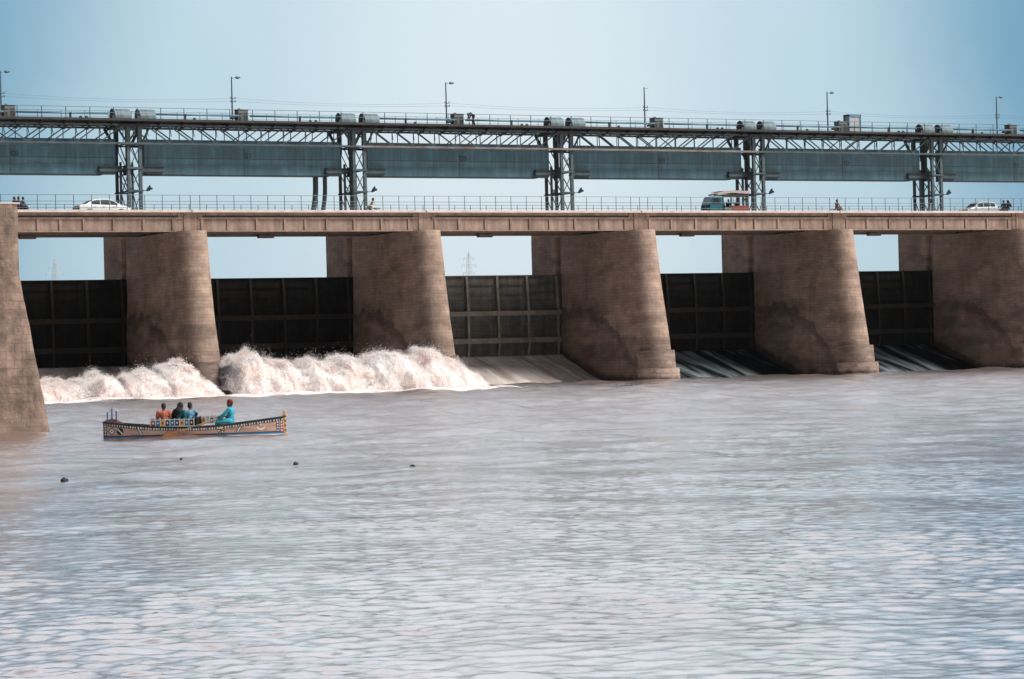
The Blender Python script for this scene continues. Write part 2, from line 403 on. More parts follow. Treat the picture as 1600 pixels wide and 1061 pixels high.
def build_water():
    # dense sector ahead of the viewer, coarse all round; rows grow with distance
    az = np.concatenate([np.linspace(-180, -40, 28, endpoint=False), np.linspace(-40, -27, 50, endpoint=False), np.linspace(-27, -15, 160, endpoint=False),
                         np.linspace(-15, 15, 620, endpoint=False), np.linspace(15, 27, 160, endpoint=False), np.linspace(27, 40, 50, endpoint=False), np.linspace(40, 180, 28, endpoint=False)])
    rs = [0.6]
    while rs[-1] < 3500:
        rr_ = rs[-1]
        if rr_ < 14: g = 1.06
        elif rr_ < 26: g = 1.0026
        elif rr_ < 60: g = 1.0026
        elif rr_ < 120: g = 1.0038
        elif rr_ < 260: g = 1.0048
        else: g = 1.25
        rs.append(rr_ * g)
    rs = np.array(rs)
    A, Rr = np.meshgrid(np.radians(az) + YAW, rs)
    X = CAMP.x + Rr * np.sin(A); Y = CAMP.y + Rr * np.cos(A)
    cell = Rr * np.radians(30 / 620.)
    inner = (np.abs(((np.degrees(A - YAW) + 180) % 360) - 180) < 27.2)
    cell = np.where(inner, np.maximum(cell, .05), 3.0)
    drow = np.gradient(rs)[:, None] * np.ones_like(X)
    cell = np.maximum(cell, drow * .22)
    Z = wave_field(X, Y, cell)
    Z = np.where(Rr > 320, 0, Z)
    # rougher just below the barrage
    nv = len(az)
    V = np.stack([X, Y, Z], -1).reshape(-1, 3)
    i, j = np.meshgrid(np.arange(len(rs) - 1), np.arange(nv), indexing='ij')
    a = i * nv + j; b = i * nv + (j + 1) % nv; c = (i + 1) * nv + (j + 1) % nv; d = (i + 1) * nv + j
    F = np.stack([a, b, c, d], -1).reshape(-1, 4)[:, ::-1]
    centre = len(V)
    me = bpy.data.meshes.new('water')
    V = np.vstack([V, [[CAMP.x, CAMP.y, 0]]])
    faces = F.tolist() + [(centre, (k + 1) % nv, k) for k in range(nv)]
    me.from_pydata(V.tolist(), [], faces)
    me.polygons.foreach_set('use_smooth', [True] * len(me.polygons))
    m = bpy.data.materials.new('river_water'); m.use_nodes = True
    t = m.node_tree; n, l = t.nodes.new, t.links.new
    p = t.nodes['Principled BSDF']
    p.inputs['IOR'].default_value = 1.9
    p.inputs['Roughness'].default_value = .08
    g = n('ShaderNodeNewGeometry')
    mp = n('ShaderNodeMapping'); mp.inputs['Rotation'].default_value = (0, 0, YAW); mp.inputs['Scale'].default_value = (.62, 1.25, 1)
    l(g.outputs['Position'], mp.inputs['Vector'])
    n1 = n('ShaderNodeTexNoise'); n1.inputs['Scale'].default_value = 5.0; n1.inputs['Detail'].default_value = 6; n1.inputs['Roughness'].default_value = .6
    n2 = n('ShaderNodeTexNoise'); n2.inputs['Scale'].default_value = .35; n2.inputs['Detail'].default_value = 4
    l(mp.outputs['Vector'], n1.inputs['Vector']); l(mp.outputs['Vector'], n2.inputs['Vector'])
    ma = n('ShaderNodeMath'); ma.operation = 'MULTIPLY_ADD'; ma.inputs[1].default_value = 2.2
    l(n2.outputs['Fac'], ma.inputs[0]); l(n1.outputs['Fac'], ma.inputs[2])
    bp = n('ShaderNodeBump'); bp.inputs['Strength'].default_value = .5; bp.inputs['Distance'].default_value = .10
    l(ma.outputs[0], bp.inputs['Height']); l(bp.outputs['Normal'], p.inputs['Normal'])
    # silt colour, cloudier in drifting patches
    n3 = n('ShaderNodeTexNoise'); n3.inputs['Scale'].default_value = .16; n3.inputs['Detail'].default_value = 6
    l(mp.outputs['Vector'], n3.inputs['Vector'])
    rp = n('ShaderNodeValToRGB')
    rp.color_ramp.elements[0].position = .35; rp.color_ramp.elements[0].color = (.26, .185, .16, 1)
    rp.color_ramp.elements[1].position = .68; rp.color_ramp.elements[1].color = (.40, .315, .295, 1)
    l(n3.outputs['Fac'], rp.inputs['Fac'])
    # foam apron below the two open bays, thinning with distance
    sp = n('ShaderNodeSeparateXYZ'); l(g.outputs['Position'], sp.inputs[0])
    n4 = n('ShaderNodeTexNoise'); n4.inputs['Scale'].default_value = .55; n4.inputs['Detail'].default_value = 8; n4.inputs['Roughness'].default_value = .75
    mp4 = n('ShaderNodeMapping'); mp4.inputs['Scale'].default_value = (1, .45, 1); l(g.outputs['Position'], mp4.inputs['Vector'])
    l(mp4.outputs['Vector'], n4.inputs['Vector'])
    def mrange(src, a, b, c=0, d=1):
        q = n('ShaderNodeMapRange'); q.interpolation_type = 'SMOOTHSTEP'
        for k, vv in zip(('From Min', 'From Max', 'To Min', 'To Max'), (a, b, c, d)): q.inputs[k].default_value = vv
        l(src, q.inputs['Value']); return q.outputs['Result']
    l(mrange(sp.outputs['Y'], -165, -85, .12, .6), bp.inputs['Strength'])
    def mul(a, b):
        q = n('ShaderNodeMath'); q.operation = 'MULTIPLY'; l(a, q.inputs[0]); l(b, q.inputs[1]); return q.outputs[0]
    fy = mul(mrange(sp.outputs['Y'], -24, -13), mrange(sp.outputs['Y'], 9, 6))
    fx = mul(mrange(sp.outputs['X'], -30, -22), mrange(sp.outputs['X'], 27, 20))
    fr = mul(fy, fx)
    ad = n('ShaderNodeMath'); ad.operation = 'MULTIPLY_ADD'; ad.inputs[1].default_value = .62; l(fr, ad.inputs[0]); l(n4.outputs['Fac'], ad.inputs[2])
    foam = mul(mrange(ad.outputs[0], .86, 1.12), mrange(fr, .02, .25))
    # thin streaks of scum further out
    fy2 = mul(mrange(sp.outputs['Y'], -60, -22), mrange(sp.outputs['X'], 60, 20))
    sc = mul(fy2, mrange(n4.outputs['Fac'], .63, .72)); 
    mxf = n('ShaderNodeMath'); mxf.operation = 'MAXIMUM'; l(foam, mxf.inputs[0])
    s5 = n('ShaderNodeMath'); s5.operation = 'MULTIPLY'; s5.inputs[1].default_value = .35; l(sc, s5.inputs[0]); l(s5.outputs[0], mxf.inputs[1])
    mc = n('ShaderNodeMix'); mc.data_type = 'RGBA'; l(mxf.outputs[0], mc.inputs['Factor'])
    l(rp.outputs['Color'], mc.inputs['A']); mc.inputs['B'].default_value = (.80, .74, .72, 1)
    l(mc.outputs['Result'], p.inputs['Base Color'])
    l(mrange(mxf.outputs[0], 0, 1, .08, .8), p.inputs['Roughness'])
    # the sheen of the sky on the choppy surface; churned rougher towards the barrage
    gl = n('ShaderNodeBsdfGlossy'); gl.inputs['Color'].default_value = (1.0, .94, .93, 1)
    l(mrange(sp.outputs['Y'], -150, -20, .14, .26), gl.inputs['Roughness']); l(bp.outputs['Normal'], gl.inputs['Normal'])
    n6 = n('ShaderNodeTexNoise'); n6.inputs['Scale'].default_value = .5; n6.inputs['Detail'].default_value = 4; n6.inputs['Roughness'].default_value = .55
    mp6 = n('ShaderNodeMapping'); mp6.inputs['Rotation'].default_value = (0, 0, YAW); mp6.inputs['Scale'].default_value = (.7, .32, 1); l(g.outputs['Position'], mp6.inputs['Vector']); l(mp6.outputs['Vector'], n6.inputs['Vector'])
    n7 = n('ShaderNodeTexNoise'); n7.inputs['Scale'].default_value = 1; n7.inputs['Detail'].default_value = 7; n7.inputs['Roughness'].default_value = .65
    mp7 = n('ShaderNodeMapping'); mp7.inputs['Rotation'].default_value = (0, 0, YAW); mp7.inputs['Scale'].default_value = (.85, .10, 1); l(g.outputs['Position'], mp7.inputs['Vector']); l(mp7.outputs['Vector'], n7.inputs['Vector'])
    a67 = n('ShaderNodeMath'); a67.operation = 'ADD'; l(n6.outputs['Fac'], a67.inputs[0]); l(n7.outputs['Fac'], a67.inputs[1])
    ms = n('ShaderNodeMixShader'); l(mul(mrange(mxf.outputs[0], 0, 1, 1.0, .0), mrange(a67.outputs[0], .80, 1.15, .66, .97)), ms.inputs['Fac'])
    l(p.outputs['BSDF'], ms.inputs[1]); l(gl.outputs['BSDF'], ms.inputs[2])
    l(ms.outputs['Shader'], t.nodes['Material Output'].inputs['Surface'])
    me.materials.append(m)
    o = bpy.data.objects.new('water', me); COL.objects.link(o); o['kind'] = 'structure'
build_water()

bank = MB(); bank.loft([[(-3000, 1500, -1), (-3000, 1530, 3), (-3000, 3100, 5), (-3000, 3100, -1)], [(3000, 1500, -1), (3000, 1530, 3), (3000, 3100, 5), (3000, 3100, -1)]])
bo = bank.build('far_bank', BANK); bo['kind'] = 'structure'

# ------------------------------------------------------------------ piers
def yc(z): return .6 - (12.65 - z) * .182
def hw(z): return 1.10 + max(0, min(1, (8.2 - z) / 5.0)) * .13
def pier_ring(z, seed):
    pts = []; h = hw(z); c = yc(z)
    for k in range(0, 25):
        a = math.pi + math.pi * k / 24          # left tangent, round the front, right tangent
        pts.append((h * math.cos(a), c + h * 1.02 * math.sin(a)))
    ys = [2, 3.5, 5, 6.5, 8, 9.5, 11, 12.88]
    pts += [(h, y) for y in ys] + [(h - .4, 12.88), (h - .4, 14.0), (h, 14.0), (h, 16.2), (h, 18.45)]
    pts += [(-h, 18.45), (-h, 16.2), (-h, 14.0), (-h + .4, 14.0), (-h + .4, 12.88)] + [(-h, y) for y in reversed(ys)]
    res = []
    for x, y in pts:
        d = .03 * mnoise.fractal(Vector((x * .8 + seed * 7, y * .8, z * 1.3)), 1, 2, 4)
        swell = .10 * mnoise.noise(Vector((seed * 3.1 + x * .2, y * .22, z * .33))) * max(0, min(1, (9 - z) / 3))
        s = 1 + (d + swell) / 1.1 if abs(y) < 18 else 1
        res.append((x * s, y, z))
    return res
def make_pier(X, label, seed):
    t = thing('pier', label, 'pier', (X, 0, 0), 0, 'brick piers of the barrage')
    zs = [-1 + k * .455 for k in range(31)]; zs[-1] = 12.65
    MB().loft([pier_ring(z, seed) for z in zs]).build('shaft', BRICK, t)
    MB().box(-1.1, 1.1, 10.45, 18.44, 12.652, 13.85).build('tower_footing', BRICK, t)
    for nm, ztop, ex in (('plinth', 2.52, .24), ('plinth_step', 1.05, .46)):
        rings = []
        for z in (-1, 0, ztop * .5, ztop):
            h = 1.23 + ex; c = yc(2.6) - (2.6 - z) * .12 - ex * .6
            rg = [(h * math.cos(math.pi + math.pi * k / 20), c + h * math.sin(math.pi + math.pi * k / 20), z + .02 * mnoise.noise(Vector((k, z, seed)))) for k in range(21)]
            rg += [(h, c + .8, z), (-h, c + .8, z)]
            rings.append(rg)
        MB().loft(rings).build(nm, PLINTH, t)
    return t
PL = {-1: 'brick pier just beyond the left edge, behind the stone abutment', 0: 'brick pier with its footing bare between the two bursts of spray',
      1: 'brick pier whose foot is hidden by the tallest spray', 2: 'brick pier with stepped footing right of the smooth brown chute',
      3: 'brick pier with a white egret beside its stepped footing', 4: 'dark brick pier cut by the right edge, deepest in shade', 5: 'brick pier beyond the right edge, past the dark bay'}
for i in PL:
    make_pier(S * i, PL[i], i + 2)

# ------------------------------------------------------------------ road deck
deck = thing('road_deck', 'brown concrete road deck with ribbed girders spanning the brick piers', 'bridge deck', (0, 0, 0))
X0D, X1D = -24.0, 104.0
MB().box(X0D, X1D, .55, 10.25, 14.09, 14.13).box(X0D, X1D, .55, 1.15, 14.13, 14.28).box(X0D, X1D, 9.4, 10.25, 14.13, 14.28).build('kerb', KERB, deck, bevel=.02)
# carriageway lower than the kerbs
for o in [c for c in deck.children]: bpy.data.objects.remove(o, do_unlink=True)
kb = MB()
for i in range(-2, 6):
    x0 = max(X0D, S * i + .04 - (.0)); x1 = min(X1D, S * (i + 1) - .04)
    if x1 <= x0: continue
    kb.box(x0, x1, .55, 1.20, 14.09, 14.28); kb.box(x0, x1, 9.4, 10.1, 14.05, 14.22)
kb.build('kerb', KERB, deck, bevel=.02)
MB().box(X0D, X1D, 1.0, 10.0, 13.62, 13.85).build('road_surface', ROAD, deck)
ribs = [.95, 3.1, 5.5, 7.85, 9.6, 11.45, 13.82, 16.2, 18.6]
for i in range(-2, 6):
    xa, xb = max(X0D, S * i + .62), min(X1D, S * (i + 1) - .62)
    if xb - xa < 1: continue
    g = MB()
    g.box(xa, xb, 1.0, 1.5, 12.62, 13.60)                 # web
    g.box(xa, xb, .9, 1.0, 12.60, 12.70)                  # lower lip
    g.box(xa, xb, .86, 1.02, 13.60, 13.72)                # ledge
    g.box(xa, xb, 1.06, 1.3, 13.72, 14.09)                # band in the shade of the kerb
    for rx in ribs:
        X = S * i + rx
        if xa + .1 < X < xb - .1: g.box(X - .10, X + .10, .89, 1.0, 12.70, 13.60)
    g.build('girder', CONC, deck, bevel=.012)
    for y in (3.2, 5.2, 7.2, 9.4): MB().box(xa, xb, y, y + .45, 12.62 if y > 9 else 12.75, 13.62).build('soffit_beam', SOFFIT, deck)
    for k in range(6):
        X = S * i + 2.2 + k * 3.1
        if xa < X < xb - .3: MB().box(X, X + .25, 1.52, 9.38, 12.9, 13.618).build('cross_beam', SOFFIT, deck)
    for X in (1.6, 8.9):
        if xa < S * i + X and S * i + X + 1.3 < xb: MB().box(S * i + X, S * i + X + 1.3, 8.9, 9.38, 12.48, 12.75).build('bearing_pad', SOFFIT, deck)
for i in PL:
    MB().box(S * i - .55, S * i + .55, .91, 1.6, 12.655, 14.088).box(S * i - 1.0, S * i - .57, .97, 1.6, 12.655, 14.06).box(S * i + .57, S * i + 1.0, .97, 1.6, 12.655, 14.06).build('pilaster', CONC, deck, bevel=.015)

def railing(name, label, Y, z0, rails, xs, rad=.028, prad=.035, material=RAILM):
    t = thing(name, label, 'railing', (0, Y, z0))
    for h in rails:
        m = MB()
        for a in range(int(X0D), int(X1D), 4):
            m.tube([(a, 0, h), (a + 4, 0, h + .0)], rad, 6, cap=False)
        m.build('rail', material, t)
    pm = MB().tube([(0, 0, -.0), (0, 0, rails[0] + .01)], prad, 6).box(-.09, .09, -.07, .07, -.001, .03).mesh('post')
    pm.materials.append(material)
    for x in xs:
        o = bpy.data.objects.new('post', pm); COL.objects.link(o); o.parent = t; o.location = (x, 0, 0)
    return t
xs = []
for i in range(-1, 5):
    for k in range(14): xs.append(S * i + .8 + k * 1.412 - .02)
    xs.append(S * (i + 1))
railing('deck_railing', 'grey pipe railing with three rails along the near edge of the road deck', .85, 14.28, [1.15, .67, .18], [x for x in xs if x < X1D], .022, .028)
railing('deck_railing', 'grey pipe railing along the far edge of the road deck behind the traffic', 9.75, 14.22, [1.02, .55], [-20.6 + k * 1.49 for k in range(82)], .022, .028)

# ------------------------------------------------------------------ gates
GZ0, GZ1 = 2.15, 9.35
def make_gate(i, label):
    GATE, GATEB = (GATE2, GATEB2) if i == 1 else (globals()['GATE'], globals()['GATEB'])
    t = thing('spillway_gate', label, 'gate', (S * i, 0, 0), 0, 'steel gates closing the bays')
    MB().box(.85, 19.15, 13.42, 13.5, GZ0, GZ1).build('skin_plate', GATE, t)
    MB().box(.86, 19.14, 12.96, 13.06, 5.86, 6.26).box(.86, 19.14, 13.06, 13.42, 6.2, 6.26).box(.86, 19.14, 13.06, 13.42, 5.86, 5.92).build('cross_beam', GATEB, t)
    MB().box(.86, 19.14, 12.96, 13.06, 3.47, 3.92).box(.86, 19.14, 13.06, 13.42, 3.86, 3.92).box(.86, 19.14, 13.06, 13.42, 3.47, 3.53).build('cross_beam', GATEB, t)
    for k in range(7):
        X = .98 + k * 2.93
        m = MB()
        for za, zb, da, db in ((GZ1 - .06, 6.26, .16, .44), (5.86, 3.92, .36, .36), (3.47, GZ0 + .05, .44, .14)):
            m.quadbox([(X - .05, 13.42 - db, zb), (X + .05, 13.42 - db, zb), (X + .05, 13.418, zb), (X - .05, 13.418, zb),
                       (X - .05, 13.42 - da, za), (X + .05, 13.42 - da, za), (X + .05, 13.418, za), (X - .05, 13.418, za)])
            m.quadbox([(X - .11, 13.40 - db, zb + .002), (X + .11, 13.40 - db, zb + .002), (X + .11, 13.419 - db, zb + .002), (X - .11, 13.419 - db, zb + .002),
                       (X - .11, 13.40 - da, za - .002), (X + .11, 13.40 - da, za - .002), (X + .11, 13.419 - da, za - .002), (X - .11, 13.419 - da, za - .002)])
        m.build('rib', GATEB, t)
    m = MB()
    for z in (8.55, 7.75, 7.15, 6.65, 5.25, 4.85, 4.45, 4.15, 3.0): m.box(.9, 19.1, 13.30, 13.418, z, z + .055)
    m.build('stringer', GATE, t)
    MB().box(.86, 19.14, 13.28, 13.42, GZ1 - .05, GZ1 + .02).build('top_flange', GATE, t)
GL = {-1: 'dark steel gate behind the left spray, next to the stone abutment', 0: 'black steel gate behind the tall spray in the second bay',
      1: 'grey brown ribbed gate above the smooth brown chute', 2: 'black ribbed gate above the chute right of the stepped pier footing',
      3: 'almost black gate above the rightmost dark chute', 4: 'gate of the bay past the right edge, in deep shade'}
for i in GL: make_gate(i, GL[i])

# ------------------------------------------------------------------ chutes of falling water
def chute_mat(name, dark, light, lo, hi, rough, sc=(.62, .07)):
    m = bpy.data.materials.new(name); m.use_nodes = True
    t = m.node_tree; n, l = t.nodes.new, t.links.new; p = t.nodes['Principled BSDF']
    c = n('ShaderNodeTexCoord'); mp = n('ShaderNodeMapping'); mp.inputs['Scale'].default_value = (sc[0], sc[1], .10)
    # streamlines swing a little to one side as they fall
    sx = n('ShaderNodeSeparateXYZ'); l(c.outputs['Object'], sx.inputs[0])
    cb = n('ShaderNodeCombineXYZ'); ma = n('ShaderNodeMath'); ma.operation = 'MULTIPLY_ADD'; ma.inputs[1].default_value = .10
    l(sx.outputs['Y'], ma.inputs[0]); l(sx.outputs['X'], ma.inputs[2]); l(ma.outputs[0], cb.inputs['X']); l(sx.outputs['Y'], cb.inputs['Y'])
    l(cb.outputs[0], mp.inputs['Vector'])
    a = n('ShaderNodeTexNoise'); a.inputs['Scale'].default_value = .9; a.inputs['Distortion'].default_value = .5; a.inputs['Detail'].default_value = 5; a.inputs['Roughness'].default_value = .55
    l(mp.outputs['Vector'], a.inputs['Vector'])
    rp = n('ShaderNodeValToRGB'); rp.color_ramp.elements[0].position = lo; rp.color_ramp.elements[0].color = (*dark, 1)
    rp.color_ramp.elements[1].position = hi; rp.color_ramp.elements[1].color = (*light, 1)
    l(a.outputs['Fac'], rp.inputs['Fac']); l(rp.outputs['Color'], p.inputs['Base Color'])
    p.inputs['Roughness'].default_value = rough; p.inputs['IOR'].default_value = 1.33; p.inputs['Specular IOR Level'].default_value = .15
    bp = n('ShaderNodeBump'); bp.inputs['Strength'].default_value = .6; bp.inputs['Distance'].default_value = .15
    l(a.outputs['Fac'], bp.inputs['Height']); l(bp.outputs['Normal'], p.inputs['Normal'])
    return m
CH_SILT = chute_mat('silty_falling_water', (.43, .355, .315), (.82, .77, .745), .36, .64, .6, (1.1, .12))
CH_DARK = chute_mat('shaded_falling_water', (.004, .007, .009), (.58, .70, .75), .48, .84, .55)  # streaked water; the right bays' deep shade is put into its dark colour
def chute(i, m):
    b = MB(); nx, ny = 110, 40; rows = []
    for j in range(ny + 1):
        y = 13.38 - 8.6 * j / ny
        row = []
        for k in range(nx + 1):
            x = .95 + 18.1 * k / nx
            s = (13.38 - y)
            z = 2.36 - .317 * s
            if s < 1.2: z = 2.36 - .317 * .6 * (s / 1.2) ** 1.6 * 2.0 if s < 1.2 else z
            z += (.17 if i < 2 else .09) * mnoise.fractal(Vector((x * .75 + .08 * y, y * (.35 if i < 2 else .16), i * 5.0)), 1, 2, 5) * min(1, s / 2)
            row.append((x, y, z))
        rows.append(row)
    b.loft(rows, close=False, cap=False)
    o = b.build('falling_water', m, smooth=True); o.location = (S * i, 0, 0); o['kind'] = 'structure'
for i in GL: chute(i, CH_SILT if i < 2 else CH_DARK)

# ------------------------------------------------------------------ spray
def fbm(P, seed, octv=5):
    return mnoise.fractal(Vector((P[0] + seed * 17.3, P[1] - seed * 5.1, P[2])), 0.9, 2.05, octv)
def spray(name, prof, label, seed, Yc=-3.2, depth=3.0):
    xs_, zs_ = np.array([p[0] for p in prof]), np.array([p[1] for p in prof])
    x0, x1 = xs_[0], xs_[-1]
    nu, nv_ = int((x1 - x0) / .10), 44
    top = lambda x: float(np.interp(x, xs_, zs_))
    V, F, thin, nsurf = [], [], [], 0
    # a dense core inside torn, thinner veils of spray
    for sh, (gh, gd, amp, t0, t1) in enumerate(((.93, 1.0, 1.0, -.25, .42), (1.0, 1.05, 1.1, .05, .62), (1.08, 1.10, 1.3, .38, .74), (1.17, 1.16, 1.5, .56, .86))):
        surf = []
        for a in range(nu + 1):
            x = x0 + (x1 - x0) * a / nu; h = max(.05, top(x)) * gh; row = []
            d = depth * (.55 + .45 * h / 3.2) * gd
            for b_ in range(nv_ + 1):
                th = math.pi * b_ / nv_
                cs, sn = math.cos(th), math.sin(th)
                px = x; py = Yc - d * cs * (1.15 if cs > 0 else .8); pz = h * (max(0, sn) ** .75) - .15
                dn = amp * (.55 * fbm((px * .55, py * .55, pz * .55), seed, 6) + .25 * abs(fbm((px * 1.4, py * 1.4, pz * 1.4), seed + 3 + sh, 4)))
                k = min(1, h / 1.2)
                nrm = Vector((0, -cs, sn * .9 + .1)).normalized()
                row.append((px + .25 * fbm((px * .8, py * .8 + 9, pz * .8), seed + 5, 3), py + nrm.y * dn * k, max(-.15, pz + nrm.z * dn * k * .75 - .10 * k)))
                thin.append(t0 + (t1 - t0) * max(0, sn) ** 2.0)
            surf.append(row)
        if sh == 1: surf_d = surf
        mb = MB(); mb.v = V; mb.f = F; mb.loft(surf, close=False, cap=False)
    surf = surf_d
    nsurf = len(F)
    mb = MB(); mb.f = F
    rg = random.Random(seed * 11 + 1)
    # droplets and flung clots thrown off the crest
    nd = int(5200 * (x1 - x0))
    for k in range(nd):
        x = rg.uniform(x0, x1); ia = min(nu, max(0, int((x - x0) / (x1 - x0) * nu)))
        # favour the crest
        tb = min(1, max(0, rg.gauss(.42, .20))); ib = int(tb * nv_)
        sx_, sy_, sz_ = surf[ia][ib]
        hgt = top(x)
        clump = max(0, fbm((x * 1.1, sy_ * .8, 3.3), seed + 8, 4) + .35)
        lift = rg.expovariate(1 / (.035 + .15 * clump)) * min(1, hgt / 1.5)
        ang = rg.gauss(0, .5)
        px = sx_ + lift * math.sin(ang) + rg.gauss(0, .05); py = sy_ + rg.gauss(0, .22) - lift * .25; pz = sz_ + lift * math.cos(ang)
        if pz < 0: continue
        s = rg.uniform(.010, .028) * (1 if lift < .3 else .75)
        st = rg.uniform(1, 2.2)
        b0 = len(V)
        V += [(px - s, py, pz - s * .5), (px + s, py - s * .3, pz - s * .6), (px, py + s, pz - s * .4), (px + lift * .03, py, pz + s * st)]
        F += [(b0, b0 + 1, b0 + 3), (b0 + 1, b0 + 2, b0 + 3), (b0 + 2, b0, b0 + 3), (b0, b0 + 2, b0 + 1)]
    for k in range(int(420 * (x1 - x0))):
        x = rg.uniform(x0, x1); ia = min(nu, max(0, int((x - x0) / (x1 - x0) * nu)))
        ib = int(min(1, max(0, rg.gauss(.45, .13))) * nv_); px, py, pz = surf[ia][ib]
        hgt = top(x); cl = max(0, fbm((x * 1.6, pz, 7.7), seed + 2, 4) + .3)
        if hgt < .5: continue
        ln = rg.uniform(.05, .42) * cl * min(1, hgt / 1.5); ang = rg.gauss(0, .45); wd = rg.uniform(.012, .03)
        dx_, dz_ = math.sin(ang), math.cos(ang); py += rg.gauss(0, .1)
        b0 = len(V)
        V += [(px - wd * dz_, py, pz - .08), (px + wd * dz_, py - wd, pz - .08), (px, py + wd, pz - .08), (px + dx_ * ln, py - ln * .3, pz + dz_ * ln)]
        F += [(b0, b0 + 1, b0 + 3), (b0 + 1, b0 + 2, b0 + 3), (b0 + 2, b0, b0 + 3), (b0, b0 + 2, b0 + 1)]
    me = bpy.data.meshes.new(name); me.from_pydata(V, [], F)
    at = me.attributes.new('thin', 'FLOAT', 'POINT'); at.data.foreach_set('value', thin + [-1.0] * (len(V) - len(thin)))
    me.polygons.foreach_set('use_smooth', [k < nsurf for k in range(len(F))])
    me.materials.append(SPRAY)
    o = bpy.data.objects.new(name, me); COL.objects.link(o)
    tag(o, label, 'spray', None, 'stuff')
    return o
SPRAY = bpy.data.materials.new('spray_foam'); SPRAY.use_nodes = True
t = SPRAY.node_tree; n, l = t.nodes.new, t.links.new; p = t.nodes['Principled BSDF']
g = n('ShaderNodeTexCoord'); nz = n('ShaderNodeTexNoise'); nz.inputs['Scale'].default_value = .7; nz.inputs['Detail'].default_value = 8; nz.inputs['Roughness'].default_value = .7
l(g.outputs['Object'], nz.inputs['Vector'])
rp = n('ShaderNodeValToRGB'); rp.color_ramp.elements[0].position = .36; rp.color_ramp.elements[0].color = (.82, .66, .61, 1)
rp.color_ramp.elements[1].position = .56; rp.color_ramp.elements[1].color = (.88, .85, .845, 1)
l(nz.outputs['Fac'], rp.inputs['Fac']); l(rp.outputs['Color'], p.inputs['Base Color'])
p.inputs['Roughness'].default_value = .95; p.inputs['Specular IOR Level'].default_value = .1
p.inputs['Subsurface Weight'].default_value = .35; p.inputs['Subsurface Radius'].default_value = (.3, .28, .25); p.inputs['Subsurface Scale'].default_value = .5
nb = n('ShaderNodeTexNoise'); nb.inputs['Scale'].default_value = 3.0; nb.inputs['Detail'].default_value = 8; nb.inputs['Roughness'].default_value = .75
l(g.outputs['Object'], nb.inputs['Vector'])
bp = n('ShaderNodeBump'); bp.inputs['Strength'].default_value = .9; bp.inputs['Distance'].default_value = .25
l(nb.outputs['Fac'], bp.inputs['Height']); bp.inputs['Strength'].default_value = .4; l(bp.outputs['Normal'], p.inputs['Normal'])
# torn edges: the veil breaks into drops where it is thin
av = n('ShaderNodeAttribute'); av.attribute_name = 'thin'
nh = n('ShaderNodeTexNoise'); nh.inputs['Scale'].default_value = 5.5; nh.inputs['Detail'].default_value = 5; nh.inputs['Roughness'].default_value = .7; l(g.outputs['Object'], nh.inputs['Vector'])
nl = n('ShaderNodeTexNoise'); nl.inputs['Scale'].default_value = 1.1; nl.inputs['Detail'].default_value = 3; l(g.outputs['Object'], nl.inputs['Vector'])
sm_ = n('ShaderNodeMath'); sm_.operation = 'MULTIPLY_ADD'; sm_.inputs[1].default_value = .55; l(nl.outputs['Fac'], sm_.inputs[0]); l(nh.outputs['Fac'], sm_.inputs[2])
sb_ = n('ShaderNodeMath'); sb_.operation = 'SUBTRACT'; l(sm_.outputs[0], sb_.inputs[0]); sb_.inputs[1].default_value = .28
s2_ = n('ShaderNodeMath'); s2_.operation = 'SUBTRACT'; l(sb_.outputs[0], s2_.inputs[0]); l(av.outputs['Fac'], s2_.inputs[1])
q = n('ShaderNodeMapRange'); q.inputs['From Min'].default_value = -.12; q.inputs['From Max'].default_value = .24; l(s2_.outputs[0], q.inputs['Value'])
l(q.outputs['Result'], p.inputs['Alpha'])
SPRAY_A = [(-19.5, .9), (-15.5, 1.1), (-13.7, 1.42), (-12.8, 1.7), (-11.5, 1.4), (-10.8, 1.45), (-9.5, 2.05), (-8.6, 1.55), (-7.9, .95), (-7.6, 1.5), (-6.6, 1.9), (-5.7, 2.25),
           (-4.8, 1.9), (-4.5, 2.3), (-3.1, 2.78), (-2.5, 2.7), (-1.9, 1.7), (-1.0, 1.1), (-.2, .55), (.3, .2), (.7, .03)]
SPRAY_B = [(.55, .8), (.75, 2.4), (1.4, 3.1), (2.5, 3.35), (3.2, 2.7), (4.1, 2.7), (5.0, 2.5), (6.1, 2.05), (7.1, 2.75), (8.5, 2.2), (10.4, 2.9), (11.9, 2.3), (12.6, 2.8), (15.2, 3.0), (16.1, 2.8),
           (16.9, 3.25), (17.7, 3.2), (18.6, 2.6), (20.1, 1.9), (21.6, .9), (22.4, .3), (22.8, .06)]
spray('spray', SPRAY_A, 'white spray bursting up in the bay beside the stone abutment', 1)
spray('spray', SPRAY_B, 'tall white spray boiling across the second bay in front of a pier', 2)

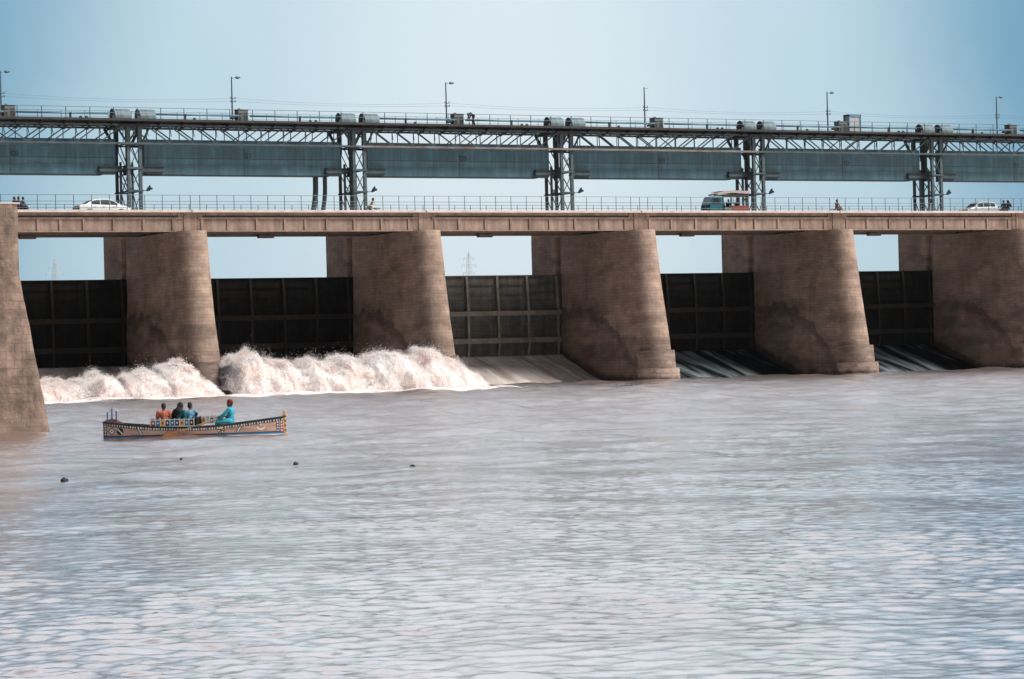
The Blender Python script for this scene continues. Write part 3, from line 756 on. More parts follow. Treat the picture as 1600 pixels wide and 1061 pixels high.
# ------------------------------------------------------------------ towers, counterweights, service bridge
YF, YM, YR = 13.5, 15.45, 16.4
def make_tower(X, label):
    t = thing('lattice_tower', label, 'tower', (X, 0, 13.85), 0, 'steel towers carrying the hoists')
    top = 22.0 - 13.85
    for sx in (-1, 1):
        x = sx * .5
        MB().box(x - .17, x + .17, YF - .16, YF + .16, 6.4, top).box(x - .13, x + .13, YF - .13, YF + .13, 0, 6.4).build('leg', STEELT, t)
        MB().box(x - .17, x + .17, YR - .15, YR + .15, 6.1, top).box(x - .11, x + .11, YR - .11, YR + .11, 0, 6.1).build('leg', STEELD, t)  # rear legs in darker steel: their shade is put into the colour
        MB().box(x - .08, x + .08, YM - .09, YM + .09, 0, 5.2).build('guide_post', STEELT, t)
    for z in (2.65, 4.5, 6.5):
        MB().box(-.66, .66, YF - .20, YF - .165, z, z + .16).build('strut', STEELT, t)
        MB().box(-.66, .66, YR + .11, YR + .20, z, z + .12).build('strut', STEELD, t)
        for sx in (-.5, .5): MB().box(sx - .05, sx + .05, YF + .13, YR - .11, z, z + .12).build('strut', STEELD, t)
    lv = [.15, 2.65, 4.5, 6.5]
    for a, b in zip(lv[:-1], lv[1:]):
        m = MB().bar((-.5, YF - .14, a), (.5, YF - .14, b), .06)
        if b > 5: m.bar((.5, YF - .10, a), (-.5, YF - .10, b), .06)
        m.build('diagonal_brace', STEELT, t)
        for sx in (-.5, .5):
            m = MB().bar((sx, YF, a), (sx, YM, b), .07)
            if b < 5 and sx < 0: m.bar((sx + .075, YM, a), (sx + .075, YF, b), .06)
            m.build('diagonal_brace', STEELD, t)
        MB().bar((-.5, YR + .13, b), (.5, YR + .13, a), .06).build('diagonal_brace', STEELD, t)
    for ka, kb, wd in (((-.5, YF - .22, 6.4), (-1.55, YF - .22, 8.0), .13), ((.5, YF - .22, 6.4), (1.35, YF - .22, 8.0), .13), ((-.5, YR, 6.2), (-1.5, YR, 8.0), .2), ((.5, YR, 6.2), (1.5, YR, 8.0), .2),
                       ((-.5, YF + .1, 6.6), (.5, YF + .1, 8.0), .12)):
        MB().bar(ka, kb, wd).build('knee_brace', STEELD, t)
    MB().box(-1.2, 1.2, YF - .6, YR + .3, 7.9, 8.12).build('head_beam', STEELD, t)
    # lifting tackle seen as a dark block between the rear legs
    MB().box(-.28, .28, 14.9, 15.5, 4.1, 4.9).box(-.12, .12, 15.1, 15.3, 4.9, 8.0).build('pulley_block', STEELD, t)
    return t
TL = {0: 'steel lattice tower nearest the white sedan', 1: 'steel lattice tower beside the two curved grey pipes', 2: 'steel lattice tower between counterweights 08 and 09',
      3: 'steel lattice tower behind the teal pickup', 4: 'steel lattice tower left of the silver hatchback', -1: 'steel lattice tower beyond the left edge', 5: 'steel lattice tower beyond the right edge'}
for i in TL: make_tower(S * i, TL[i])

SEG = {'a': ((0, 1), (1, 1)), 'b': ((1, 1), (1, .5)), 'c': ((1, .5), (1, 0)), 'd': ((0, 0), (1, 0)), 'e': ((0, 0), (0, .5)), 'f': ((0, .5), (0, 1)), 'g': ((0, .5), (1, .5)), 'm': ((.5, 0), (.5, 1)), 'k': ((1, 1), (.4, 0))}
GLYPH = {'0': 'abcdef', '1': 'm', '6': 'afedcg', '7': 'ak', '8': 'abcdefg', '9': 'abcdfg'}
def digit_mesh(ch, wd=.20, ht=.34, th=.045):
    m = MB()
    for q, sg in enumerate(GLYPH[ch]):
        (xa, za), (xb, zb) = SEG[sg]; d = .0008 * q
        m.bar((xa * wd - wd / 2, -d, za * ht - ht / 2), (xb * wd - wd / 2, -d, zb * ht - ht / 2), th, .012, (0, 1, 0))
    return m
for i in range(-1, 5):
    num = '%02d' % (7 + i)
    t = thing('counterweight', 'long teal steel counterweight box painted with the number %s' % num, 'counterweight', (S * i, 0, 0), 0, 'counterweights hung between the towers')
    MB().box(1.2, 18.8, 14.5, 15.3, 17.98, 20.86).build('box_plate', STEEL, t, bevel=.02)
    MB().box(1.2, 17.6, 14.46, 15.32, 17.90, 17.978).build('bottom_flange', STEELD, t)
    MB().box(1.25, 18.75, 14.478, 14.499, 19.32, 19.35).build('seam_strip', STEELD, t)
    m = MB()
    for xx in (1.22, 10.0 - .03, 18.72): m.box(xx, xx + .06, 14.475, 14.499, 17.98, 20.2)
    m.build('stiffener', STEELT, t)
    for xa, xb in ((.75, 2.75), (17.3, 19.25)):
        s = MB().box(xa, xb, 14.26, 14.46, 18.20, 18.55).build('end_bracket', STEELT, t)
        MB().box(xa - .05, xb + .05, 14.15, 14.46, 18.552, 18.62).box(xa - .05, xb + .05, 14.15, 14.46, 18.13, 18.198).build('bracket_flange', STEELD, s)
    for k, ch in enumerate(num):
        o = digit_mesh(ch).build('painted_digit', INK, t); o.location = (10.18 + .34 * k, 14.488, 19.60)

sb = thing('service_bridge', 'steel truss service walkway running across the tops of the towers', 'walkway', (0, 0, 0))
ZC0, ZC1 = 20.32, 21.84
MB().box(X0D, X1D, 12.2, 16.9, 22.16, 22.35).box(X0D, X1D, 14.0, 14.16, 21.93, 22.158).box(X0D, X1D, 15.3, 15.46, 21.93, 22.158).build('walkway_slab', WALKS, sb)
m = MB()
for a in np.arange(X0D + 2, X1D - .1, 2.0):
    m.quadbox([(a - .05, 13.15, 21.86), (a + .05, 13.15, 21.86), (a + .05, 13.3, 22.158), (a - .05, 13.3, 22.158),
               (a - .05, 12.25, 22.08), (a + .05, 12.25, 22.08), (a + .05, 12.25, 22.158), (a - .05, 12.25, 22.158)])
    m.box(a - .07, a + .07, 13.3, 16.2, 21.98, 22.158)
    m.quadbox([(a - .9, 12.3, 22.14), (a + .9, 12.3, 22.14), (a + .9, 13.1, 22.14), (a - .9, 13.1, 22.14), (a - .9, 12.3, 22.158), (a + .9, 12.3, 22.158), (a + .9, 13.1, 22.158), (a - .9, 13.1, 22.158)])
m.build('deck_bracket', WALKS, sb)
for i in range(-1, 5):
    for Yt, cm in ((13.2, RUSTY if i in (1, 2) else STEELT), (16.4, STEELD)):
        x0, x1 = S * i + .66, S * (i + 1) - .66
        m = MB()
        m.box(S * i - .1 if Yt < 14 else x0, S * (i + 1) - .12 if Yt < 14 else x1, Yt - .09, Yt + .09, ZC0, ZC0 + .17)
        tr = m.build('truss', cm, sb)
        m = MB().box(x0 - .4, x1 + .4, Yt - .08, Yt + .08, ZC1, ZC1 + .15)
        xsn = [S * i + 1.0 + 2.0 * k for k in range(10)]
        za, zb = ZC1 + .02, ZC0 + .15
        for k, x in enumerate(xsn):
            m.bar((x, Yt, zb), (x, Yt, za), .06)
            if k < 9:
                xn = xsn[k + 1]
                if k < 4: m.bar((x, Yt - .02, za), (xn, Yt - .02, zb), .09)
                elif k == 4: m.bar((x, Yt - .03, za), (xn, Yt - .03, zb), .08); m.bar((x, Yt + .03, zb), (xn, Yt + .03, za), .07)
                else: m.bar((x, Yt - .02, zb), (xn, Yt - .02, za), .09)
            # gusset plates
            m.box(x - .16, x + .16, Yt - .095, Yt - .082, ZC1 - .10, ZC1 + .06)
        m.build('truss_web', STEELT if Yt < 14 else STEELD, tr)
    # lateral cross bracing between the two trusses
    m = MB()
    for k in range(9):
        xa = S * i + 1.0 + 2 * k
        m.bar((xa, 13.2, ZC1 + .07), (xa + 2, 16.4, ZC1 + .07), .06); 
        m.bar((xa, 13.2, ZC1 + .1), (xa, 16.4, ZC1 + .1), .07)
        m.bar((xa + .4, 13.9, ZC0 + .75), (xa, 13.2, ZC1), .05)
    m.build('lateral_brace', STEELD, sb)

railing('walkway_railing', 'thin grey railing with two rails along the near edge of the high walkway', 12.45, 22.35, [.90, .45], [-20 + 2.0 * k for k in range(60)], .024, .035)
railing('walkway_railing', 'thin grey railing along the far edge of the high walkway behind the hoists', 16.75, 22.35, [1.0, .52], [-21 + 2.0 * k for k in range(60)], .018, .026)

def make_drum(x, label):
    t = thing('hoist_drum', label, 'hoist', (x, 13.85, 22.35), 0, 'hooded hoist drums on the walkway')
    n_ = 22; rg = lambda X, r, zz=.22: [(X, -r * math.cos(math.pi * k / n_), zz + r * math.sin(math.pi * k / n_)) for k in range(n_ + 1)] + [(X, r, 0), (X, -r, 0)]
    MB().loft([rg(-.68, .67), rg(.68, .67)]).build('hood', HOOD, t, bevel=.03)
    q = MB()
    for X in (-.42, .42):
        q.loft([rg(X - .03, .683), rg(X + .03, .683)])
    q.build('hood_band', HOOD, t)
    MB().tube([(-.76, 0, .36), (-.70, 0, .36)], .56, 24).build('gear_wheel', STEELD, t)
    MB().tube([(-.84, 0, .36), (-.76, 0, .36)], .16, 12).build('axle_bearing', STEELT, t)
    MB().box(-.9, -.72, -.62, -.40, 0, .30).build('brake_box', STEELT, t)
    return t
DN = {-1: 'left tower out of view', 0: 'tower by the white sedan', 1: 'tower by the curved pipes', 2: 'tower between counterweights 08 and 09', 3: 'tower behind the teal pickup', 4: 'tower nearest the right edge', 5: 'right tower out of view'}
proto = None
for i in DN:
    for dx, wd in ((-.95, 'left'), (1.2, 'right')):
        lab = '%s one of the two grey hoist hoods above the %s' % (wd, DN[i])
        if proto is None: proto = make_drum(S * i + dx, lab)
        else: dup(proto, (S * i + dx, 13.85, 22.35), lab)

for i in range(-1, 5):
    t = thing('drive_shaft', 'blue hoist drive shaft along the walkway above counterweight %02d' % (7 + i), 'drive shaft', (S * i, 13.8, 22.35), 0, 'hoist drive shafts')
    MB().tube([(2.0, 0, .50), (9.3, 0, .50)], .075, 10).tube([(10.3, 0, .50), (18.0, 0, .50)], .075, 10).build('shaft_tube', SHAFT, t, smooth=True)
    for x in (4.6, 14.8):
        MB().box(x - .07, x + .07, -.08, .08, 0, .42).tube([(x - .08, 0, .5), (x + .08, 0, .5)], .11, 10).build('bearing', STEELD, t)
    for x in (5.1, 15.4, 15.9):
        MB().box(x - .10, x + .10, -.9, -.7, 0, .10).ell((x, -.8, .12), .13, .1, .1, 10, 6).build('grease_pot', STEELD, t)

def make_cabinet(x, label):
    t = thing('gear_cabinet', label, 'cabinet', (x, 14.3, 22.35), 0, 'gear cabinets halfway along each walkway span')
    MB().box(-.46, .46, -.4, .4, .06, 1.0).build('casing', CAB, t, bevel=.025)
    MB().box(-.50, .50, -.44, .44, 1.0, 1.07).build('lid', STEELT, t, bevel=.02)
    MB().tube([(-.22, -.1, 1.02), (-.22, .1, 1.02)], .16, 12).build('motor_cover', STEELD, t)
    MB().box(-.42, -.1, -.43, -.402, .62, .76).box(-.36, -.2, -.43, -.402, .1, .5).box(.05, .38, -.425, -.402, .15, .8).build('door_panel', STEELD, t)
    MB().box(-.95, -.5, -.2, .2, .28, .46).box(-.9, -.84, -.15, .15, 0, .10).box(-.62, -.56, -.15, .15, 0, .10).build('motor', STEELD, t, bevel=.03)
    return t
c0 = make_cabinet(-10.15, 'grey gear cabinet on the walkway at the far left edge')
for x, lab in ((9.75, 'grey gear cabinet on the walkway above counterweight 07'), (29.75, 'grey gear cabinet beside the man in dark blue on the walkway'),
               (49.8, 'grey gear cabinet on the walkway above counterweight 09'), (69.72, 'low grey gear cabinet beside the tall pale box frame'), (89.55, 'grey gear cabinet on the walkway near the right edge')):
    dup(c0, (x, 14.3, 22.35), lab)
t = thing('control_booth', 'tall pale box booth with blue frame on the walkway', 'booth', (71.4, 14.8, 22.35)); t.scale = (.80, .8, .96)
MB().box(-.78, .78, -.5, .5, .16, 1.72).build('booth_wall', mat('booth_panel', (.42, .45, .47), .5, var=.25, scale=2), t)
m = MB()
for x in (-.8, .8):
    for y in (-.52, .52): m.box(x - .06, x + .06, y - .06, y + .06, 0, 1.78)
m.box(-.86, .86, -.58, -.50, 1.62, 1.80).box(-.86, .86, .50, .58, 1.62, 1.80).build('booth_frame', SHAFT, t)
MB().box(-.9, .9, -.6, .6, 1.8, 1.86).build('booth_roof', SHAFT, t)

# ------------------------------------------------------------------ street lamps, wires
def make_lamp(x, label):
    t = thing('street_lamp', label, 'street lamp', (x, 16.25, 22.35), 0, 'lamp poles along the walkway')
    MB().tube([(0, 0, 0), (0, 0, 2.0), (0, 0, 4.02)], [.075, .065, .05], 10).build('pole', LAMPH, t)
    MB().tube([(0, 0, 3.88), (.22, 0, 3.93), (.42, 0, 3.95)], .025, 8).build('arm', LAMPH, t)
    MB().loft([[(.32 + .5 * s, .11 * math.sin(math.pi * min(1, s * .9 + .1)) * math.cos(a), 3.95 + .02 * s + .12 * math.sin(math.pi * min(1, s * .85 + .12)) * math.sin(a)) for a in [2 * math.pi * k / 12 for k in range(12)]] for s in [0, .15, .35, .55, .75, .92, 1.0]]).build('lamp_head', LAMPH, t, smooth=True)
    for z in (1.92, 2.2):
        c = MB().box(-.16, .34, -.03, .03, z - .03, z + .02).build('crossarm', LAMPH, t)
        MB().tube([(.28, 0, z + .02), (.28, 0, z + .16)], .03, 8).tube([(-.12, 0, z + .02), (-.12, 0, z + .12)], .03, 8).build('insulator', STEELD, c)
    return t
lp = make_lamp(-10.16, 'lamp pole on the walkway at the far left edge')
LX = [-10.16, 9.72, 29.70, 49.72, 69.62, 89.42]
for x, lab in zip(LX[1:], ('lamp pole above counterweight 07', 'lamp pole beside the man in dark blue on the walkway', 'lamp pole with bare bracket above counterweight 09', 'lamp pole left of the tall pale booth', 'lamp pole nearest the right edge')):
    o = dup(lp, (x, 16.25, 22.35), lab)
    if x == 49.72:
        for ch in list(o.children):
            if ch.name.startswith('lamp_head'): bpy.data.objects.remove(ch, do_unlink=True)
for z, lab, sag in ((24.45, 'upper overhead wire sagging between the lamp poles', .30), (24.2, 'lower overhead wire sagging between the lamp poles', .22)):
    m = MB(); ps = [LX[0] - 20] + LX + [LX[-1] + 20]
    for a, b in zip(ps[:-1], ps[1:]):
        pts = [(a + (b - a) * k / 10 + .28, 16.25, z + .12 - sag * (1 - (2 * k / 10 - 1) ** 2)) for k in range(11)]
        m.tube(pts, .0075, 5, cap=False)
    tag(m.build('overhead_wire', WIRE), lab, 'wire')

# floodlights on the towers
def make_flood(x, label):
    t = thing('floodlight', label, 'floodlight', (x, YF - .25, 16.55), 0, 'floodlights clamped to the towers')
    MB().tube([(-.35, .1, 0), (.22, 0, .05)], .03, 8).build('bracket', STEELD, t)
    MB().loft([[(.12 + d * .30, r_ * math.cos(a) * .9, .05 + d * .22 + r_ * math.sin(a)) for a in [2 * math.pi * k / 14 for k in range(14)]] for d, r_ in ((0, .06), (.2, .13), (.6, .19), (1, .24))]).build('reflector_shell', mat('floodlight_blue_paint', (.035, .10, .10), .4, .2, var=.2), t, smooth=False)
    MB().tube([(.425, 0, .27), (.44, 0, .10)], .21, 14).build('lens', GLASS, t)
    return t
fl = make_flood(.78, 'floodlight on the tower nearest the white sedan')
for x, lab in ((20.85, 'blue floodlight on the tower above the motorcyclist in pale clothes'), (40.85, 'blue floodlight on the tower between counterweights 08 and 09'), (60.8, 'floodlight on the tower behind the teal pickup'), (80.8, 'floodlight on the tower left of the silver hatchback')):
    dup(fl, (x, YF - .25, 16.55), lab)

# curved pipes
for xa, rr_, lab in ((16.85, .23, 'wider left one of two curved grey pipes rising from the deck'), (17.72, .185, 'narrower right one of two curved grey pipes rising from the deck')):
    pts = [(xa - .62 * ((k < 6) * ((6 - k) / 6) ** 2), 15.6, 13.9 + .55 * k) for k in range(11)]
    o = thing('curved_pipe', lab, 'pipe', (0, 0, 0), 0, 'curved pipes beside the tower')
    MB().tube(pts, rr_, 16).build('pipe_tube', STEELT, o, smooth=True)
    MB().tube([(pts[0][0], 15.6, 13.86), (pts[0][0], 15.6, 13.98)], rr_ + .09, 16).build('base_flange', STEELT, o)
    MB().tube([(pts[-1][0], 15.6, pts[-1][2]), (pts[-1][0], 15.6, pts[-1][2] + .09)], rr_ + .07, 16).build('top_flange', STEELT, o)

# ------------------------------------------------------------------ stone abutment
def abut_x(z): return -40.82 + (max(0, 6.4 - z) * .165 if z < 6.4 else 0)
t = thing('abutment_wall', 'tall brown stone abutment wall with battered edge at the left of the river', 'wall', (0, 0, 0))
rings = []
for k in range(33):
    z = -1 + k * (9.33 + 1) / 32
    xr = abut_x(z); yf = -88.6 + max(0, z) * .03
    rg = [(-56, yf, z)] + [(-56 + (xr - .35 + 56) * j / 24, yf, z) for j in range(1, 25)]
    rg += [(xr - .35 + .35 * math.sin(a), yf + .35 - .35 * math.cos(a), z) for a in [math.pi / 2 * q / 5 for q in range(1, 6)]]
    rg += [(xr - (0 if j == 0 else .02 * j), yf + .35 + j * 2.0, z) for j in range(1, 12)] + [(xr - 3, -20, z), (-56, -20, z)]
    rings.append([(p[0] + .035 * mnoise.fractal(Vector((p[0] * .9, p[1] * .9, z * 1.4)), 1, 2, 4), p[1] + .035 * mnoise.fractal(Vector((p[0] * .9 + 40, p[1] * .9, z * 1.4)), 1, 2, 4), z) for p in rg])
MB().loft(rings).build('stone_face', STONE, t)
MB().box(-56, -40.80, -88.36, -20, 9.332, 9.39).build('coping', KERB, t, bevel=.02)

# ------------------------------------------------------------------ people
def remeshed(mb, name, vox, m, smooth_it=2):
    me = mb.mesh(name); o = bpy.data.objects.new(name, me); COL.objects.link(o)
    md = o.modifiers.new('remesh', 'REMESH'); md.mode = 'VOXEL'; md.voxel_size = vox; md.use_smooth_shade = True
    sm = o.modifiers.new('smooth', 'SMOOTH'); sm.factor = .5; sm.iterations = smooth_it
    dg = bpy.context.evaluated_depsgraph_get()
    nm = bpy.data.meshes.new_from_object(o.evaluated_get(dg))
    bpy.data.objects.remove(o, do_unlink=True); bpy.data.meshes.remove(me)
    nm.name = name; nm.materials.clear(); nm.materials.append(m)
    nm.polygons.foreach_set('use_smooth', [True] * len(nm.polygons))
    return nm
def limb(mb, pts, rads):
    mb.tube(pts, rads, 10)
    for p_, r_ in zip(pts, rads): mb.ell(p_, r_, r_, r_, 10, 8)
def lerp(a, b, t): return tuple(x + (y - x) * t for x, y in zip(a, b))

def person(label, loc, rz, J, shirt, trousers, scale=1.0, vox=.014, hairstyle='short', scarf=None, cap=None, long_shirt=False, cat='person', group=None, sleeves=1.0):
    """J: joints facing +x, origin on the seat or floor; hands curl round what they hold."""
    t = thing('person', label, cat, loc, rz, group); t.scale = (scale,) * 3
    H = Vector(J['head']); yaw = J.get('look', 0.0)
    ch, nk, pv = J['chest'], J['neck'], J['pelvis']
    b = MB()
    limb(b, [pv, lerp(pv, ch, .5), ch], [.105, .105, .115])
    b.ell(lerp(pv, ch, .95), .105, .165, .13, 14, 10)
    limb(b, [ch, nk, tuple(H - Vector((0, 0, .06)))], [.08, .055, .055])
    # head with brow, nose, chin, ears
    cy_, sy_ = math.cos(yaw), math.sin(yaw)
    hp = lambda x, y, z: (H.x + x * cy_ - y * sy_, H.y + x * sy_ + y * cy_, H.z + z)
    b.ell(hp(-.01, 0, .02), .095, .078, .105, 16, 12); b.ell(hp(.025, 0, -.05), .062, .058, .07, 14, 10)
    limb(b, [hp(.088, 0, .012), hp(.108, 0, -.022)], [.011, .017])
    b.ell(hp(.083, 0, -.066), .014, .027, .011, 10, 6); b.ell(hp(.07, 0, -.105), .025, .03, .02, 10, 6)
    for s in (-1, 1):
        b.ell(hp(-.005, s * .082, -.005), .022, .012, .033, 8, 6); b.ell(hp(.083, s * .031, .026), .012, .02, .008, 8, 6)
    # arms and hands
    for s, sd_ in ((1, 'l'), (-1, 'r')):
        sh, el, wr = J['sh_' + sd_], J['el_' + sd_], J['wr_' + sd_]
        limb(b, [ch, sh], [.07, .058]); limb(b, [sh, lerp(sh, el, .5), el], [.054, .047, .038])
        limb(b, [el, lerp(el, wr, .3), wr], [.038, .037, .025])
        d = (Vector(wr) - Vector(el)).normalized(); side = Vector(J.get('palm_' + sd_, (0, s, 0))); side = (side - d * side.dot(d)).normalized(); nrm = d.cross(side).normalized()
        if nrm.z > 0: nrm = -nrm
        W = Vector(wr); pc = W + d * .05
        for q in range(4):
            o_ = side * (.027 - .018 * q)
            limb(b, [tuple(W + o_ * .6), tuple(W + d * .082 + o_)], [.013, .012])
            ln = (.036, .042, .039, .03)[q]
            k1 = W + d * .085 + o_; k2 = k1 + d * ln * .8 + nrm * ln * .55; k3 = k2 + nrm * ln * .8 - d * ln * .2
            limb(b, [tuple(k1), tuple(k2), tuple(k3)], [.0095, .0088, .0075])
        th = W + d * .025 + side * .03
        limb(b, [tuple(W + d * .012 + side * .015), tuple(th), tuple(th + d * .035 + side * .012 + nrm * .02), tuple(th + d * .055 + nrm * .038)], [.014, .012, .0105, .0085])
    # legs and feet
    for sd_ in ('l', 'r'):
        hp_, kn, an, to = J['hip_' + sd_], J['kn_' + sd_], J['an_' + sd_], J['to_' + sd_]
        limb(b, [hp_, lerp(hp_, kn, .5), kn], [.088, .076, .055]); limb(b, [kn, lerp(kn, an, .3), an], [.052, .056, .036])
        limb(b, [an, tuple(Vector(lerp(an, to, .5)) + Vector((0, 0, -.01))), to], [.038, .036, .028])
    o = bpy.data.objects.new('body', remeshed(b, 'body', min(vox, .012), SKIN, 1)); COL.objects.link(o); o.parent = t
    # clothes follow the limbs a little outside the skin and end at cuff, hem and neckline
    c = MB()
    limb(c, [pv, lerp(pv, ch, .5), ch], [.128, .126, .135]); c.ell(lerp(pv, ch, .95), .128, .19, .15, 14, 10)
    c.ell(pv, .13, .165, .10, 14, 8)
    for sd_ in ('l', 'r'):
        sh, el, wr = J['sh_' + sd_], J['el_' + sd_], J['wr_' + sd_]
        limb(c, [ch, sh], [.10, .078]); 
        if sleeves > .5: limb(c, [sh, lerp(sh, el, .5), el], [.076, .070, .058]); limb(c, [el, lerp(el, wr, .85 * sleeves)], [.058, .048])
        else: limb(c, [sh, lerp(sh, el, .62)], [.076, .072])
        if long_shirt:
            hp_, kn = J['hip_' + sd_], J['kn_' + sd_]
            limb(c, [hp_, lerp(hp_, kn, .5), lerp(hp_, kn, .95)], [.125, .118, .10])
    limb(c, [ch, lerp(ch, nk, .55)], [.10, .075])
    o = bpy.data.objects.new('shirt', remeshed(c, 'shirt', vox, shirt, 1)); COL.objects.link(o); o.parent = t
    c = MB()
    c.ell(pv, .125, .16, .10, 14, 8)
    for sd_ in ('l', 'r'):
        hp_, kn, an = J['hip_' + sd_], J['kn_' + sd_], J['an_' + sd_]
        limb(c, [hp_, lerp(hp_, kn, .5), kn], [.112, .1, .08]); limb(c, [kn, lerp(kn, an, .5), lerp(kn, an, .93)], [.08, .078, .062])
    o = bpy.data.objects.new('trousers', remeshed(c, 'trousers', vox, trousers, 1)); COL.objects.link(o); o.parent = t
    h = MB()
    if scarf is not None:
        h.ell(hp(-.02, 0, .03), .118, .10, .125, 16, 12)
        limb(h, [hp(-.05, 0, .0), hp(-.07, 0, -.12), tuple(Vector(ch) + Vector((-.07, 0, .10)))], [.09, .10, .15])
        limb(h, [tuple(Vector(J['sh_l']) + Vector((-.03, 0, 0))), tuple(Vector(J['sh_l']) + Vector((-.09, .10, -.26)))], [.10, .10])
        o = bpy.data.objects.new('head_scarf', remeshed(h, 'head_scarf', vox, scarf, 1)); COL.objects.link(o); o.parent = t
    else:
        h.ell(hp(-.025, 0, .045), .096, .087, .098, 16, 12); h.ell(hp(-.055, 0, -.01), .062, .075, .085, 14, 10)
        o = bpy.data.objects.new('hair', remeshed(h, 'hair', vox, HAIR, 1)); COL.objects.link(o); o.parent = t
    if cap is not None:
        k = MB(); rings = []
        for z, r_ in ((.045, 1.09), (.09, 1.08), (.125, .98), (.15, .72), (.16, .3)):
            rings.append([hp(-.015 + .098 * r_ * math.cos(a), .086 * r_ * math.sin(a), z) for a in [2 * math.pi * q / 18 for q in range(18)]])
        k.loft(rings).loft([[hp(.06 + .06 * math.cos(a), .07 * math.sin(a), .047) for a in [2 * math.pi * q / 14 for q in range(14)]], [hp(.075 + .075 * math.cos(a), .07 * math.sin(a), .058) for a in [2 * math.pi * q / 14 for q in range(14)]]])
        k.build('cap', cap, t, smooth=True)
    return t

def sit(lean=0.0, knee=.42, hands=None, look=0.0, kz=.06, foot=-.36):
    s, c_ = math.sin(lean), math.cos(lean)
    J = dict(pelvis=(0, 0, .09), chest=(.36 * s, 0, .09 + .35 * c_), neck=(.52 * s + .01, 0, .09 + .49 * c_), head=(.66 * s + .04, 0, .09 + .625 * c_), look=look)
    for sg, d in ((1, 'l'), (-1, 'r')):
        J['sh_' + d] = (.44 * s, sg * .195, .09 + .425 * c_)
        J['hip_' + d] = (.02, sg * .09, .07); J['kn_' + d] = (knee, sg * .12, kz + .03); J['an_' + d] = (knee + .04, sg * .11, foot + .05); J['to_' + d] = (knee + .2, sg * .12, foot + .01)
        if hands and d in hands: J['el_' + d], J['wr_' + d] = hands[d]
        else: J['el_' + d] = (.44 * s + .04, sg * .25, .09 + .38 * c_ - .27); J['wr_' + d] = (.44 * s + .25, sg * .15, .17)
    return J
def ride(lean=.12, look=0.0):
    J = sit(lean, .30, None, look, -.06, -.42)
    for sg, d in ((1, 'l'), (-1, 'r')):
        J['kn_' + d] = (.30, sg * .2, -.03); J['an_' + d] = (.12, sg * .2, -.40); J['to_' + d] = (.30, sg * .2, -.44)
        J['el_' + d] = (.26, sg * .30, .10); J['wr_' + d] = (.50, sg * .27, .21)
    return J

# ------------------------------------------------------------------ rowing boat
BO = (-37.86, -99.86, 0.0); BRZ = -YAW
bx = MB()
gz = lambda x: float(np.interp(x, [-3.36, -2.4, -1.5, 0, .8, 1.6, 2.77, 3.36], [.60, .49, .40, .345, .37, .44, .57, .64]))
def bw(x, tz):   # half width; tz 0 keel line .. 1 gunwale
    return (.30 + .52 * (1 - abs(x / 3.45) ** 2.6)) * (.80 + .20 * tz)
ZB = -.16
boat = thing('rowing_boat', 'long painted wooden rowing boat carrying passengers on the brown river', 'boat', BO, BRZ)
NS = 40
out_l, in_l = [], []
for k in range(NS + 1):
    x = -3.36 + 6.72 * k / NS
    g_ = gz(x); ring = []
    for tz in (1, .66, .33, 0): ring.append((x, -bw(x, tz), ZB + (g_ - ZB) * tz))
    for tz in (0, .33, .66, 1): ring.append((x, bw(x, tz), ZB + (g_ - ZB) * tz))
    for tz in (1, .66, .33, .12): ring.append((x, bw(x, tz) - .045, ZB + (g_ - ZB) * tz))
    for tz in (.12, .33, .66, 1): ring.append((x, -bw(x, tz) + .045, ZB + (g_ - ZB) * tz))
    out_l.append(ring)
MB().loft(out_l).build('hull', WOOD, boat)
m = MB()
for xe in (-3.30, 3.30):
    g_ = gz(xe); m.quadbox([(xe - .03, -bw(xe, 0) + .04, ZB + .02), (xe + .03, -bw(xe, 0) + .04, ZB + .02), (xe + .03, bw(xe, 0) - .04, ZB + .02), (xe - .03, bw(xe, 0) - .04, ZB + .02),
                           (xe - .03, -bw(xe, 1) + .04, g_ - .004), (xe + .03, -bw(xe, 1) + .04, g_ - .004), (xe + .03, bw(xe, 1) - .04, g_ - .004), (xe - .03, bw(xe, 1) - .04, g_ - .004)])
m.build('transom', WOOD, boat)
def side_strip(name, material, x0, x1, ta, tb, off=.006, n=24, both=True, par=None):
    m = MB()
    for sg in ((-1, 1) if both else (-1,)):
        rings = []
        for k in range(n + 1):
            x = x0 + (x1 - x0) * k / n; g_ = gz(x)
            fa, fb = (ta(x), tb(x)) if callable(ta) else (ta, tb)
            ya, yb = bw(x, fa), bw(x, fb); za, zb = ZB + (g_ - ZB) * fa, ZB + (g_ - ZB) * fb
            rings.append([(x, sg * (ya - .01), za), (x, sg * (ya + off), za), (x, sg * (yb + off), zb), (x, sg * (yb - .01), zb)])
        m.loft(rings)
    return m.build(name, material, par or boat)
m = MB()
for sg in (-1, 1):
    rings = []
    for k in range(NS + 1):
        x = -3.38 + 6.76 * k / NS; g_ = gz(x); y = bw(x, 1)
        rings.append([(x, sg * (y - .06), g_ - .004), (x, sg * (y + .022), g_ - .004), (x, sg * (y + .022), g_ + .034), (x, sg * (y - .06), g_ + .034)])
    m.loft(rings)
m.build('gunwale', PBLACK, boat)
band = side_strip('painted_band', PBLACK, -3.34, 3.34, lambda x: 1 - .125 / (gz(x) - ZB), lambda x: 1.0, .006)
m = MB()
k = 0; x = -3.3
